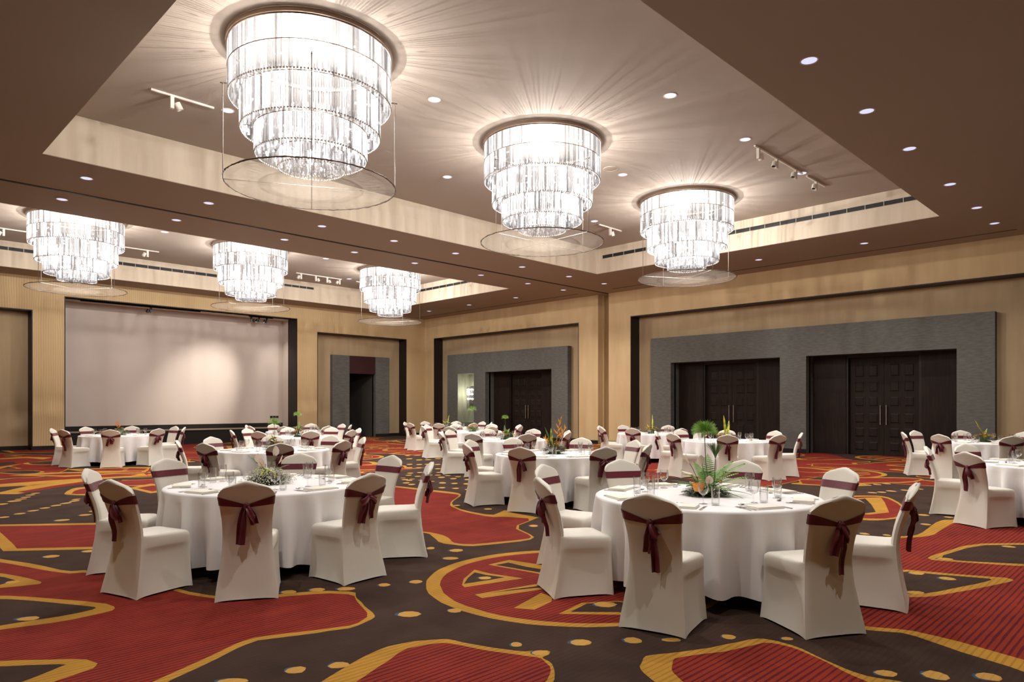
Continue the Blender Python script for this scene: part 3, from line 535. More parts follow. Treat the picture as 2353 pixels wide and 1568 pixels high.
# ---------------------------------------------------------------- walls
def build_walls():
    # right wall: beige skin with two wide niches and the partition pocket
    n1, n2 = (3.1, 15.62, 5.0), (18.2, 27.74, 4.97)
    D = 22.65
    mb = MB()
    for a, b in ((Y0, n1[0]), (n1[1], 16.67), (17.2, n2[0]), (n2[1], YL + .2)):
        mb.box(XR, D, a, b, 0, HC)
    mb.box(XR, D, n1[0], n1[1], n1[2], HC); mb.box(XR, D, n2[0], n2[1], n2[2], HC)
    wr = tag(struct(mb, 'wall_right', 'wall_plain'), 'tall beige wall with the dark double doors')
    # pocket of the folding partition
    pk = MB().box(22.9, 23.0, 16.67, 17.2, 0, HC).box(XR + .3, XR + .34, 17.14, 17.2, 0, HC).box(XR + .55, XR + .6, 17.12, 17.2, 0, HC)
    pk.box(D, 22.9, 16.57, 16.67, 0, HC).box(D, 22.9, 17.2, 17.3, 0, HC)
    pk.build('partition_pocket', 'wall_plain', wr)
    # niche backs with the door openings left out
    P = 22.4
    ops1 = [(4.84, 9.01), (9.87, 14.02)]
    ops2 = [(19.98, 24.21)]
    def back(y0, y1, zt, ops, extra=None):
        mb = MB(); ys = sorted(ops); c = y0
        holes = list(ops) + ([extra] if extra else [])
        holes.sort()
        for h in holes:
            mb.box(D, D + .1, c, h[0], 0, zt); c = h[1]
        mb.box(D, D + .1, c, y1, 0, zt)
        for h in ops: mb.box(D, D + .1, h[0], h[1], 3.14, zt)
        if extra: mb.box(D, D + .1, extra[0], extra[1], 3.13, zt).box(D, D + .1, extra[0], extra[1], 0, .72)
        return mb
    back(n1[0], n1[1], n1[2], ops1).build('niche_back', 'wall_niche', wr)
    back(n2[0], n2[1], n2[2], ops2, (25.02, 26.25)).build('niche_back', 'wall_niche', wr)
    def lining(y0, y1, zt):
        t = 0.03
        return MB().box(XR - .004, D, y0, y0 + t, 0, zt).box(XR - .004, D, y1 - t, y1, 0, zt).box(XR - .004, D, y0 + t, y1 - t, zt - t, zt)
    tag(struct(lining(*n1), 'trim_4', 'trim_black'), 'black lining of the wide door niche at right')
    tag(struct(lining(*n2), 'trim_5', 'trim_black'), 'black lining of the door niche near the far corner')
    # grey textured surrounds
    def surround(y0, y1, zt, ops, extra=None):
        mb = MB(); c = y0; D2 = D - .001
        holes = sorted(list(ops) + ([extra] if extra else []))
        for h in holes:
            mb.box(P, D2, c, h[0], 0, zt); c = h[1]
        mb.box(P, D2, c, y1, 0, zt)
        for h in ops: mb.box(P, D2, h[0], h[1], 3.14, zt)
        if extra: mb.box(P, D2, extra[0], extra[1], 3.13, zt).box(P, D2, extra[0], extra[1], 0, .72)
        for h in ops:                                    # deep reveals
            mb.box(D2, 22.97, h[0] - .1, h[0], 0, 3.24).box(D2, 22.97, h[1], h[1] + .1, 0, 3.24).box(D2, 22.97, h[0], h[1], 3.14, 3.24)
        return mb
    tag(struct(surround(3.95, 14.9, 4.1, ops1), 'trim_6', 'panel_grey'), 'grey textured surround framing two double doors')
    tag(struct(surround(19.06, 27.03, 4.09, ops2, (25.02, 26.25)), 'trim_7', 'panel_grey'), 'grey textured surround with the lit alcove')
    al = MB().box(23.2, 23.3, 24.9, 26.4, .6, 3.25).box(D, 23.2, 24.95, 25.02, .6, 3.2).box(D, 23.2, 26.25, 26.32, .6, 3.2)
    al.box(P + .01, 23.2, 26.23, 26.25, .72, 3.13).box(P + .01, 23.2, 25.02, 25.04, .72, 3.13)
    al.box(D, 23.2, 25.02, 26.25, 3.13, 3.2).box(D, 23.2, 25.02, 26.25, .65, .72)
    tag(struct(al, 'trim_8', 'alcove'), 'pale green lining of the lit alcove')
    # left (screen) wall
    s0, s1, sz = 6.07, 14.97, 5.42
    a0, a1, az = 15.95, 20.94, 4.9
    b0, b1, bz = 0.6, 5.13, 4.85
    E2 = 29.1
    mb = MB()
    for a, b in ((X0, b0), (b1, s0), (s1, a0), (a1, XR)):
        mb.box(a, b, YL, E2, 0, HC)
    mb.box(b0, b1, YL, E2, bz, HC).box(s0, s1, YL, E2, sz, HC).box(a0, a1, YL, E2, az, HC)
    wl = tag(struct(mb, 'wall_left', 'wall_wavy'), 'beige rippled wall around the projection screen')
    MB().box(b0, b1, E2, E2 + .1, 0, bz).build('niche_back', 'wall_niche', wl)
    nb = MB().box(a0, 17.88, E2, E2 + .1, 0, az).box(19.36, a1, E2, E2 + .1, 0, az).box(17.88, 19.36, E2, E2 + .1, 3.94, az)
    nb.build('niche_back', 'wall_niche', wl)
    def lin2(x0, x1, zt, d=E2):
        t = .03
        return MB().box(x0, x0 + t, YL - .004, d, 0, zt).box(x1 - t, x1, YL - .004, d, 0, zt).box(x0 + t, x1 - t, YL - .004, d, zt - t, zt)
    tag(struct(lin2(b0, b1, bz), 'trim_9', 'trim_black'), 'black lining of the niche at the left edge')
    tag(struct(lin2(a0, a1, az), 'trim_10', 'trim_black'), 'black lining of the niche right of the screen')
    # grey panel with the dark stair opening
    gp = MB().box(16.96, 17.88, 28.9, E2, 0, 3.94).box(19.36, 20.18, 28.9, E2, 0, 3.94)
    tag(struct(gp, 'trim_11', 'panel_grey'), 'grey textured jambs of the stair opening')
    hd = MB().box(17.88, 19.36, 28.93, E2 + .1, 3.09, 3.94)
    tag(struct(hd, 'trim_12', 'red_header'), 'dark red header over the stair opening')
    dk = MB().box(17.7, 17.88, E2, 31.5, 0, 3.3).box(19.36, 19.5, E2, 31.5, 0, 3.3).box(17.7, 19.5, 31.5, 31.6, 0, 3.3).box(17.7, 19.5, E2, 31.6, 3.2, 3.3).box(17.7, 19.5, E2 - .2, 31.6, -.06, -.001)
    tag(struct(dk, 'trim_13', 'passage'), 'dark passage behind the stair opening')
    st = empty('stage_steps', (0, 0, 0))
    for i in range(4):
        MB().box(17.9, 18.95 - .22 * i, 29.2, 30.3, .17 * i, .17 * (i + 1)).build('step', 'base_black', st)
    tag(st, 'black steps rising inside the dark stair opening', 'steps')
    # screen niche
    SY = 29.86
    lin3 = MB().box(s0, s0 + .03, YL - .004, SY, 0, sz).box(s1 - .03, s1, YL - .004, 29.3, 0, sz).box(s0 + .03, s1 - .03, YL - .004, 28.56, sz - .03, sz)
    tag(struct(lin3, 'trim_14', 'trim_black'), 'black frame of the wide screen niche')
    sd = MB().box(s1 - .02, s1, 29.3, SY, .575, sz).box(s0 + .03, s1, 28.56, SY, sz, sz + .04)
    sd.build('niche_lining', 'screen', wl)
    MB().box(s0 - .1, s1 + .1, SY + .12, SY + .2, 0, sz + .1).build('niche_back', 'base_black', wl)
    sg = empty('stage', (0, 0, 0))
    MB().box(s0 + .03, s1 - .03, 28.62, SY, .55, .575).build('stage_deck', 'stage_top', sg)
    MB().box(s0 + .03, s1 - .03, 28.66, 28.7, 0, .55).build('stage_front', 'base_black', sg)
    tag(sg, 'low black stage below the projection screen', 'stage')
    pj = empty('projection_screen', (0, 0, 0))
    MB().box(s0 + .03, s1 - .02, SY, SY + .05, .76, sz).build('screen_fabric', 'screen', pj)
    MB().box(s0 + .03, s1 - .02, SY - .02, SY + .05, .575, .76).build('bottom_strip', 'base_black', pj)
    so = empty('socket_plate', (0, 0, 0))
    for i in range(3):
        MB().box(14.35 + .14 * i, 14.47 + .14 * i, SY - .012, SY, .97, 1.07).build('socket', 'black_metal', so)
    tag(so, 'three small black sockets at the lower right of the screen', 'sockets')
    tag(pj, 'wide pale projection screen with a black bottom strip', 'screen')
    # closing walls behind the viewer
    tag(struct(MB().box(X0 - .2, X0, Y0, YL + .5, 0, HC), 'wall_back', 'wall_plain'), 'beige wall behind the viewer at left')
    tag(struct(MB().box(X0, XR + .8, Y0 - .2, Y0, 0, HC), 'wall_near', 'wall_plain'), 'beige wall behind the viewer at right')
    # baseboards
    h = .14; t = .02
    b = MB()
    for a, c in ((Y0, n1[0]), (n1[1], 16.67), (17.2, n2[0]), (n2[1], YL - t)): b.box(XR - t, XR, a, c, 0, h)
    for a, c in ((3.95, ops1[0][0]), (ops1[0][1], ops1[1][0]), (ops1[1][1], 14.9), (19.06, ops2[0][0]), (ops2[0][1], 27.03)): b.box(P - t, P, a, c, 0, h)
    for a, c in ((n1[0] + .03, 3.95), (14.9, n1[1] - .03), (n2[0] + .03, 19.06), (27.03, n2[1] - .03)): b.box(D - t, D, a, c, 0, h)
    tag(struct(b, 'baseboard_right', 'base_black'), 'black baseboard along the right wall')
    b = MB()
    for a, c in ((X0, b0), (b1, s0), (s1, a0), (a1, XR - t)): b.box(a, c, YL - t, YL, 0, h)
    for a, c in ((b0 + .03, b1 - .03), (a0 + .03, 16.96), (20.18, a1 - .03)): b.box(a, c, E2 - t, E2, 0, h)
    for a, c in ((16.96, 17.88), (19.36, 20.18)): b.box(a, c, 28.9 - t, 28.9, 0, h)
    tag(struct(b, 'baseboard_left', 'base_black'), 'black baseboard along the screen wall')
    # double doors
    def door(n, y0, y1, label):
        c = (y0 + y1) / 2; X = 23.12
        r = tag(empty('door_%d' % n, (0, 0, 0)), label, kind='structure')
        fr = MB().box(22.97, X + .1, y0, c - 1.06, 0, 3.14).box(22.97, X + .1, c + 1.06, y1, 0, 3.14)
        fr.build('side_panel', 'wood_dark', r)
        MB().box(23.0, X + .1, c - 1.06, c - 1.0, 0, 3.14).box(23.0, X + .1, c + 1.0, c + 1.06, 0, 3.14).box(23.0, X + .1, c - 1.0, c + 1.0, 3.05, 3.14).build('door_frame', 'trim_black', r)
        MB().box(X + .1, X + .2, y0 - .1, y1 + .1, 0, 3.3).build('door_backing', 'base_black', r)
        rows = [(2.42, 2.84), (1.95, 2.31), (1.5, 1.84), (.98, 1.33), (.54, .88), (.12, .44)]
        for s in (-1, 1):
            ya, yb = (c - 1.0, c - .004) if s < 0 else (c + .004, c + 1.0)
            lf = MB().box(X + .02, X + .07, ya, yb, .01, 3.05).build('door_leaf', 'wood_dark', r)
            for za, zb in rows:
                for k in range(2):
                    p0 = ya + .14 + k * .4; p1 = p0 + .32
                    mb = MB()
                    mb.box(X + .012, X + .02, p0, p1, za, zb)
                    mb.add([(X + .012, p0 + .03, za + .03), (X + .012, p1 - .03, za + .03), (X + .012, p1 - .03, zb - .03), (X + .012, p0 + .03, zb - .03),
                            (X - .004, p0 + .06, za + .06), (X - .004, p1 - .06, za + .06), (X - .004, p1 - .06, zb - .06), (X - .004, p0 + .06, zb - .06)],
                           [(0, 1, 5, 4), (1, 2, 6, 5), (2, 3, 7, 6), (3, 0, 4, 7), (4, 5, 6, 7)])
                    mb.build('door_panel', 'wood_dark', lf)
            hy = c + s * .085
            MB().tube([(X - .05, hy, .95), (X - .05, hy, 1.56)], .018, 8).tube([(X - .05, hy, 1.03), (X + .02, hy, 1.03)], .009, 6).tube([(X - .05, hy, 1.48), (X + .02, hy, 1.48)], .009, 6).build('door_handle', 'steel', lf, smooth=True)
    door(1, 4.84, 9.01, 'dark panelled double door at the right of the wide grey surround')
    door(2, 9.87, 14.02, 'dark panelled double door at the left of the wide grey surround')
    door(3, 19.98, 24.21, 'dark panelled double door near the far corner')
build_walls()

# ---------------------------------------------------------------- air slots in the coffers
def diffuser(p0, p1, z0, z1, n, axis, pos, label):
    r = tag(empty('air_diffuser', (0, 0, 0)), label, 'air diffuser', 'slot diffusers in the coffers')
    L = p1 - p0
    def bx(a, b, d0, d1, za, zb):
        return MB().box(pos - d1, pos - d0, a, b, za, zb) if axis == 'x' else MB().box(a, b, pos - d1, pos - d0, za, zb)
    bx(p0, p1, -.004, .002, z0, z1).build('slot', 'slot_dark', r)
    for k in range(n + 1):
        a = p0 + L * k / n
        bx(a - .008, a + .008, .002, .014, z0, z1).build('divider', 'slot_frame', r)
    for z in (z0, z1):
        bx(p0, p1, .002, .012, z - .012, z).build('rail', 'slot_frame', r)
diffuser(4.7, 14.3, 6.5, 6.62, 22, 'x', 18.62, 'long slot air diffuser on the near coffer above the doors')
diffuser(19.2, 26.6, 6.53, 6.64, 16, 'x', 18.54, 'slot air diffuser on the far coffer side facing left')
diffuser(3.4, 10.9, 6.55, 6.67, 18, 'y', 27.19, 'slot air diffuser on the far coffer above the screen')
diffuser(13.0, 15.05, 6.56, 6.66, 6, 'y', 27.19, 'short slot air diffuser between two far chandeliers')

# ---------------------------------------------------------------- recessed downlights
def downlight_proto():
    r = empty('downlight')
    MB().lathe([(.115, -.004), (.115, 0.0), (.098, 0.0), (.098, -.004), (.115, -.004)], 24).build('trim_ring', 'white_metal', r, smooth=True)
    MB().lathe([(.098, -.002), (.09, .03)], 20).build('reflector', 'steel', r, smooth=True)
    MB().lathe([(.001, -.0008), (.097, -.0008)], 20).build('lens', 'downlight', r)
    return r
DL = downlight_proto(); index_kids(DL); DLU = [False]
def downlight(x, y, z, label, group, watts=None):
    o = DL if not DLU[0] else copy_tree(DL)
    DLU[0] = True
    o.location = (x, y, z - .001)
    tag(o, label, 'downlight', group)
    light('SPOT', 'downlight_lamp', (x, y, z - .03), watts or DOWNLIGHT_W, (1.0, .965, .92), None, .06, spot_size=math.radians(118), spot_blend=1.0)
CX8 = [3.66, 6.01, 8.77, 10.93, 13.1, 15.9, 18.22, 20.2]
for i, x in enumerate([9.0, 11.16, 13.32, 16.04, 18.37, 20.25]):
    downlight(x, 3.58, HC, 'recessed downlight in the right soffit, %s counting from the upper edge' % ORD[i], 'downlights in the right soffit')
for i, (x, y) in enumerate(((6.2, 3.58), (3.66, 3.58), (.9, 3.58), (.9, 7.0), (.9, 10.4), (.9, 13.6), (3.66, .6), (9.0, .6), (13.3, .6))):
    downlight(x, y, HC, 'recessed downlight overhead in the soffit, outside the view', 'downlights above the viewer')
for i, y in enumerate([9.57, 6.55]):
    downlight(20.22, y, HC, 'recessed downlight in the soffit above the %s of the two right doors' % ('left', 'right')[i], 'downlights along the door wall')
for r_, y in enumerate((15.44, 17.4)):
    for i, x in enumerate(CX8):
        downlight(x, y, HC, 'recessed downlight %s from left, %s row beside the partition track' % (ORD[i], ('upper', 'lower')[r_]), 'downlights along the partition track')
for i, y in enumerate([20.03, 22.93, 25.79]):
    downlight(20.25, y, HC, 'recessed downlight in the far right soffit, %s from the pilaster' % ORD[i], 'downlights near the far corner')
nm = [(7.5, 9.4, 'between the first and second near chandeliers'), (5.15, 12.37, 'left of the largest chandelier'), (10.25, 6.43, 'right of the second near chandelier, highest in view'), (13.0, 6.43, 'just left of the three headed track'),
      (10.25, 12.37, 'below the first near chandelier row toward the beam'), (13.0, 9.4, 'between the second and third near chandeliers'), (15.7, 12.35, 'beside the small track behind the second chandelier'), (15.8, 6.45, 'at the end of the three headed track')]
for x, y, t in nm:
    downlight(x, y, HU, 'recessed downlight in the near coffer ' + t, 'downlights in the near coffer')
for x, y, t in ((7.4, 22.4, 'between the first and second far chandeliers'), (12.85, 22.35, 'between the second and third far chandeliers'), (15.6, 25.25, 'right of the four headed track')):
    downlight(x, y, HU, 'recessed downlight in the far coffer ' + t, 'downlights in the far coffer')
sp = empty('ceiling_speaker', (12.48, 9.36, HU))
MB().lathe([(.001, -.006), (.14, -.006), (.15, 0)], 24).build('grille', 'ceiling_low', sp, smooth=True)
MB().lathe([(.15, 0), (.152, -.008), (.165, -.008), (.168, 0)], 24).build('rim', 'slot_frame', sp, smooth=True)
tag(sp, 'round grey ceiling speaker between the near chandeliers', 'speaker')

# ---------------------------------------------------------------- track lights
def track(p0, p1, z, heads, label, mt='white_metal', group='white track lights in the coffers', lit=(), aim=None):
    c = Vector(((p0[0] + p1[0]) / 2, (p0[1] + p1[1]) / 2, z))
    L = (Vector(p1) - Vector(p0)).length; a = math.atan2(p1[1] - p0[1], p1[0] - p0[0])
    r = empty('track_light', c, a)
    MB().box(-L / 2, L / 2, -.018, .018, -.035, -.001).build('rail', mt, r)
    for i, h in enumerate(heads):
        x = (h - .5) * L
        g = MB().box(x - .03, x + .03, -.03, .03, -.24, -.035).build('gear_box', mt, r)
        d = random.choice((-1, 1))
        ca = math.radians(28) * d
        hx = x + .1 * d
        ring = lambda t, rad: [(hx + t * math.sin(ca) + rad * math.cos(2 * PI * k / 14) * math.cos(ca), rad * math.sin(2 * PI * k / 14), -.16 - t * math.cos(ca) + rad * math.cos(2 * PI * k / 14) * math.sin(ca)) for k in range(14)]
        MB().loft([ring(-.05, .03), ring(-.045, .055), ring(.08, .055), ring(.08, .045), ring(.05, .04)]).build('spot_head', mt, r, smooth=True)
        MB().loft([ring(.052, .041), ring(.054, .041)]).build('lens', 'track_lit' if i in lit else 'black_metal', r)
        MB().tube([(x, 0, -.15), (hx, 0, -.15)], .012, 6).build('swivel', mt, r)
    tag(r, label, 'track light', group)
    return r
track((3.88, 12.41), (4.92, 12.41), HU, [.32], 'white track with one spot head left of the largest chandelier')
track((5.6, 12.41), (6.7, 12.41), HU, [.6], 'white track partly behind the largest chandelier')
track((13.41, 6.43), (15.78, 6.43), HU, [.07, .43, .84], 'white track with three spot heads at right')
track((16.02, 6.43), (17.1, 6.43), HU, [.5], 'short white track with one head nearest the right coffer corner')
track((16.03, 12.44), (17.12, 12.44), HU, [.5], 'white track between the second and third near chandeliers')
track((14.4, 12.44), (15.3, 12.44), HU, [.7], 'white track behind the mesh disc of the second chandelier')
track((2.9, 25.3), (4.45, 25.3), HU, [.6], 'white track left of the far left chandelier')
track((7.0, 25.4), (8.2, 25.4), HU, [.7], 'white track behind the far left chandelier')
track((13.35, 25.5), (15.4, 25.5), HU, [.1, .42, .67, .95], 'white track with four heads between two far chandeliers')
track((16.1, 25.5), (17.2, 25.5), HU, [.5], 'white track behind the far right chandelier')
track((6.7, 29.13), (11.0, 29.13), 5.42, [.56], 'long black track under the head of the screen niche', 'black_metal', 'black tracks over the screen')
track((13.05, 29.15), (14.15, 29.15), 5.42, [.1, .42, .74], 'black track with two lit heads at the right of the screen', 'black_metal', 'black tracks over the screen', (1, 2))
def aim(o, tgt):
    o.rotation_euler = (Vector(tgt) - o.location).to_track_quat('-Z', 'Y').to_euler()
# one head of the far coffer's white track is aimed at the screen, the two lit black heads wash its side
for p, t, e, c_ in (((14.2, 25.45, 6.55), (11.25, 29.86, 2.3), 1500, 34), ((13.6, 29.0, 5.25), (14.9, 29.6, 1.5), 60, 60), ((13.9, 29.0, 5.25), (14.9, 29.6, 3.0), 60, 60)):
    l = light('SPOT', 'track_lamp', p, e, (1, .93, .84), None, .04, spot_size=math.radians(c_), spot_blend=1.0); aim(l, t)
# crystal wall sconce in the alcove
sc = empty('wall_sconce', (22.6, 25.5, 1.35))
MB().box(.12, .16, -.1, .1, 0, 1.15).box(.16, .6, -.02, .02, .5, .56).build('back_plate', 'steel', sc)
rods = MB(); rr = random.Random(2)
for c in (-.11, .13):
    for k in range(16):
        a = 2 * PI * k / 16
        rods.cyl(.0 + .085 * math.cos(a), c + .085 * math.sin(a), .0 + rr.uniform(0, .1), 1.12, .011, 5)
tag(rods.build('crystal_rods', 'crystal', sc), kind='stuff')
for c in (-.11, .13):
    for z in (.52, .75, .98):
        MB().ball((0, c, z), .03).build('bulb', 'bulb', sc)
tag(sc, 'crystal wall sconce glowing in the pale alcove', 'sconce')
light('POINT', 'sconce_lamp', (22.75, 25.62, 2.2), 26, (1, .95, .8), None, .05)
# ---------------------------------------------------------------- chandeliers
def chandelier_proto():
    r = empty('chandelier')
    tiers = [(1.16, 0.06, .80), (1.0, .74, 1.26), (.80, 1.2, 1.60), (.48, 1.5, 1.77)]
    MB().lathe([(1.19, -.002), (1.2, -.03), (1.2, -.07), (1.17, -.075), (1.14, -.07)], 64).build('ceiling_ring', 'bronze', r, smooth=True)
    MB().lathe([(.001, -.02), (1.14, -.02), (1.14, -.05)], 48).build('top_plate', 'plate', r)
    rr = random.Random(11)
    def rod(mb, R, a, z0, z1, w):
        x, y = R * math.cos(a), R * math.sin(a); t = rr.uniform(0, PI)
        mb.loft([[(x + w * math.cos(t + 2 * PI * k / 4), y + w * math.sin(t + 2 * PI * k / 4), z) for k in range(4)] for z in (-z0, -z1)], True, True)
    for i, (R, za, zb) in enumerate(tiers):
        mb = MB()
        n = int(2 * PI * R / .036)
        zm = [za, (za + zb) / 2 - .02, zb] if i == 0 else [za, zb]
        for q in range(len(zm) - 1):
            for k in range(n):
                rod(mb, R, 2 * PI * k / n, zm[q] + .008, zm[q + 1] + rr.uniform(-.006, .006), .0155)
        tag(mb.build('crystal_tier', 'crystal', r), kind='stuff')
        # short drops closing the underside of the tier
        mb = MB(); Rn = tiers[i + 1][0] if i < 3 else 0.02
        rad = R - .06
        while rad > Rn + .03:
            n = max(5, int(2 * PI * rad / .07))
            for k in range(n):
                rod(mb, rad, 2 * PI * (k + .5 * rr.random()) / n, zb - .10, zb - .005 + .02 * (rad - Rn) * -1, .014)
            rad -= .06
        tag(mb.build('crystal_underside', 'crystal', r), kind='stuff')
        MB().lathe([(R + .012, -za - .012), (R + .018, -za - .02), (R + .012, -za - .028), (R - .012, -za - .02), (R + .012, -za - .012)], 64).build('tier_hoop', 'steel', r, smooth=True)
    for (R, za, zb) in tiers:                             # beaded hem of every tier
        hem = MB(); n = int(2 * PI * R / .045)
        for k in range(n):
            a = 2 * PI * k / n
            hem.ball(((R + .004) * math.cos(a), (R + .004) * math.sin(a), -zb - .004), .015, 5, 3)
        tag(hem.build('bead_hem', 'crystal_hem', r), kind='stuff')
    MB().lathe([(1.172, -.41), (1.18, -.416), (1.172, -.422), (1.165, -.416), (1.172, -.41)], 64).build('tier_hoop', 'steel', r, smooth=True)
    for z, R, n in ((.22, .95, 10), (.5, .95, 10), (.9, .78, 9), (1.35, .55, 7), (1.6, .25, 4)):
        for k in range(n):
            a = 2 * PI * (k + .3 * (z * 10 % 2)) / n
            MB().ball((R * math.cos(a), R * math.sin(a), -z), .015, 6, 4).build('bulb', 'bulb', r)
    # hanging mesh disc
    zd = 2.02; Rd = 1.235
    mb = MB(); rows = []
    for j in range(9):
        R = Rd * j / 8 + .001
        rows.append([(R * math.cos(2 * PI * k / 64), R * math.sin(2 * PI * k / 64), -zd - .05 * (1 - (R / Rd) ** 2) + .008 * math.sin(2 * PI * k / 64 * 7) * R) for k in range(64)])
    disc = mb.loft(rows, False, False).build('mesh_disc', 'net', r, smooth=True)
    rim = MB(); n = 180
    rim.tube([(Rd * math.cos(2 * PI * k / n), Rd * math.sin(2 * PI * k / n), -zd + rr.uniform(-.004, .004)) for k in range(n + 1)], [.010 + rr.uniform(-.003, .005) for k in range(n + 1)], 5, False)
    rim.build('rim', 'wire', disc)
    for k in range(2):
        a = k * PI / 2
        MB().tube([(-Rd * math.cos(a), -Rd * math.sin(a), -zd), (Rd * math.cos(a), Rd * math.sin(a), -zd)], .005, 5).build('cross_wire', 'wire', disc)
    for k in range(4):
        a = k * PI / 2
        p = (Rd * math.cos(a), Rd * math.sin(a)); q = (1.1 * math.cos(a), 1.1 * math.sin(a))
        MB().tube([(p[0], p[1], -.64), (p[0], p[1], -zd)], .0065, 6).tube([(q[0], q[1], -.63), (p[0] * 1.03, p[1] * 1.03, -.63)], .008, 6).ball((p[0], p[1], -.635), .014).build('hanger', 'wire', r)
    return r
CH = chandelier_proto(); index_kids(CH)
view = lambda x, y: math.atan2(y, x)
LABS = ['largest crystal chandelier, nearest the viewer at upper left', 'crystal chandelier in the middle of the near coffer', 'crystal chandelier at the far end of the near coffer, above the doors',
        'leftmost crystal chandelier of the far coffer', 'middle crystal chandelier of the far coffer, before the screen edge', 'rightmost crystal chandelier of the far coffer, before the corner niche']
for i, (x, y, rel) in enumerate([(5.18, 9.42, 0), (10.28, 9.42, 45), (15.8, 9.42, 30), (5.1, 22.5, 45), (10.15, 22.5, 55), (15.75, 22.5, -24)]):
    o = CH if i == 0 else copy_tree(CH)
    o.location = (x, y, HU); o.rotation_euler = (0, 0, view(x, y) + PI - math.radians(-rel))
    tag(o, LABS[i], 'chandelier', 'tiered crystal chandeliers')
    light('POINT', 'chandelier_lamp', (x, y, HU - .52), CHANDELIER_W, (1.0, .96, .91), None, .025)
    light('POINT', 'chandelier_lamp', (x, y, HU - 1.05), CHANDELIER_W2, (1.0, .96, .91), None, .3)

# ---------------------------------------------------------------- covered chairs
def interp(tab, z):
    for (a, va), (b, vb) in zip(tab, tab[1:]):
        if z <= b:
            t = (z - a) / (b - a); t = t * t * (3 - 2 * t) if False else t
            return va + (vb - va) * t
    return tab[-1][1]
HW = [(0, .238), (.08, .231), (.2, .214), (.32, .199), (.45, .188), (.55, .187), (.65, .192), (.75, .203), (.83, .212), (.89, .216), (1, .216)]
YC = [(0, -.292), (.1, -.268), (.2, -.246), (.32, -.224), (.45, -.208), (.55, -.214), (.65, -.236), (.75, -.268), (.83, -.297), (.89, -.318), (.96, -.345)]
TH = [(0, .02), (.2, .036), (.45, .056), (.6, .062), (.83, .058), (.96, .05)]
def ztop(a): return .958 - .072 * (a * a / (a + .1)) - .045 * max(0, (a - .7) / .3) ** 2.3
def back_ring(z=None, k=None, off=0.0, n=20):
    """closed ring round the chair back; k in 0..1 climbs from .83 to the crown"""
    pts = []
    xs = [-1 + 2 * i / n for i in range(n + 1)]
    for side in (1, -1):
        for x in (xs if side > 0 else xs[::-1]):
            zz = z if k is None else .83 + (ztop(abs(x)) - .83) * k
            hw = interp(HW, zz) + off
            th = interp(TH, zz) / 2
            e = math.sqrt(max(0, 1 - abs(x) ** 6))
            shrink = 1.0 if k is None or k < .9 else (.75 if k < .97 else .35)
            y = interp(YC, zz) + side * (th * (.35 + .65 * e) * shrink + off)
            bow = .018 * (1 - x * x) * min(1, max(0, (zz - .5) / .2))
            pts.append((x * hw * (1 if shrink > .5 else .985), y - bow, zz))
    return pts
def cover_mesh():
    mb = MB()
    rings = [back_ring(z) for z in (0, .04, .1, .16, .24, .32, .4, .46, .52, .58, .65, .7, .75, .79, .83)] + [back_ring(k=k) for k in (.25, .5, .72, .88, .95, 1)]
    rings[0] = [(x, y, .014 * (1 - (abs(x) / .238) ** 4)) for x, y, z in rings[0]]
    mb.loft(rings)
    def ring(z, hw, yf, r, c, lift=0.0):
        hr = interp(HW, z) + .001; yr = interp(YC, z) - interp(TH, z) * .22
        pts = []
        cs = [(hw - r, yf - r, 0, r), (-hw + r, yf - r, 90, r), (-hr + .01, yr + .01, 180, .01), (hr - .01, yr + .01, 270, .01)]
        for q, (cx, cy, a0, rd) in enumerate(cs):
            arc = [(cx + rd * math.cos(math.radians(a0 + t)), cy + rd * math.sin(math.radians(a0 + t))) for t in (0, 30, 60, 90)]
            nx, ny, a1, r2 = cs[(q + 1) % 4]
            end = (nx + r2 * math.cos(math.radians(a1)), ny + r2 * math.sin(math.radians(a1)))
            for p in arc: pts.append((p[0], p[1], z))
            s = arc[-1]
            nrm = [(0, -1), (1, 0), (0, 1), (-1, 0)][q]
            cc = 0 if q == 2 else c
            for t in (.06, .13, .25, .5, .75, .87, .94):
                b = 1 - abs(2 * t - 1) ** 5
                pts.append((s[0] + (end[0] - s[0]) * t + nrm[0] * cc * b, s[1] + (end[1] - s[1]) * t + nrm[1] * cc * b, z + lift * b))
        return pts
    sec = [(0, .236, .225, .012, .004, .014), (.05, .232, .222, .014, .014, .006), (.14, .226, .217, .016, .026, 0), (.24, .221, .213, .018, .026, 0),
           (.32, .218, .211, .02, .022, 0), (.35, .219, .212, .022, .016, 0), (.372, .220, .213, .024, .008, 0), (.386, .221, .215, .026, .002, 0), (.395, .221, .215, .028, .0, 0), (.43, .222, .217, .034, -.002, 0), (.462, .22, .214, .04, 0, 0),
           (.478, .207, .2, .045, 0, 0), (.486, .17, .165, .04, 0, 0), (.49, .09, .08, .03, 0, 0)]
    mb.loft([ring(*s) for s in sec])
    return mb.mesh('cover', 'cover', 48)
def sash_mesh():
    mb = MB(); rows = []
    for q in range(5):
        f = -1 + q / 2.0
        row = []
        base = back_ring(.78, off=.004, n=20)
        h = len(base) // 2
        for i, (x, y, z) in enumerate(base):
            a = min(1, abs(x) / .208)
            if i < h: zz = .795 + f * .034
            else: zz = .795 - .042 * (1 - a) ** 1.1 + f * (.012 + .024 * a)
            hw = interp(HW, zz) / interp(HW, .78)
            row.append((x * hw, y + interp(YC, zz) - interp(YC, .78) - (.004 * (1 - a) if i >= h else 0) + (.002 * math.cos(f * 5 + x * 30) if i >= h else 0), zz))
        rows.append(row)
    mb.loft(rows, False, False)
    return mb.mesh('sash', 'sash', 60)
KY = interp(YC, .75) - .056
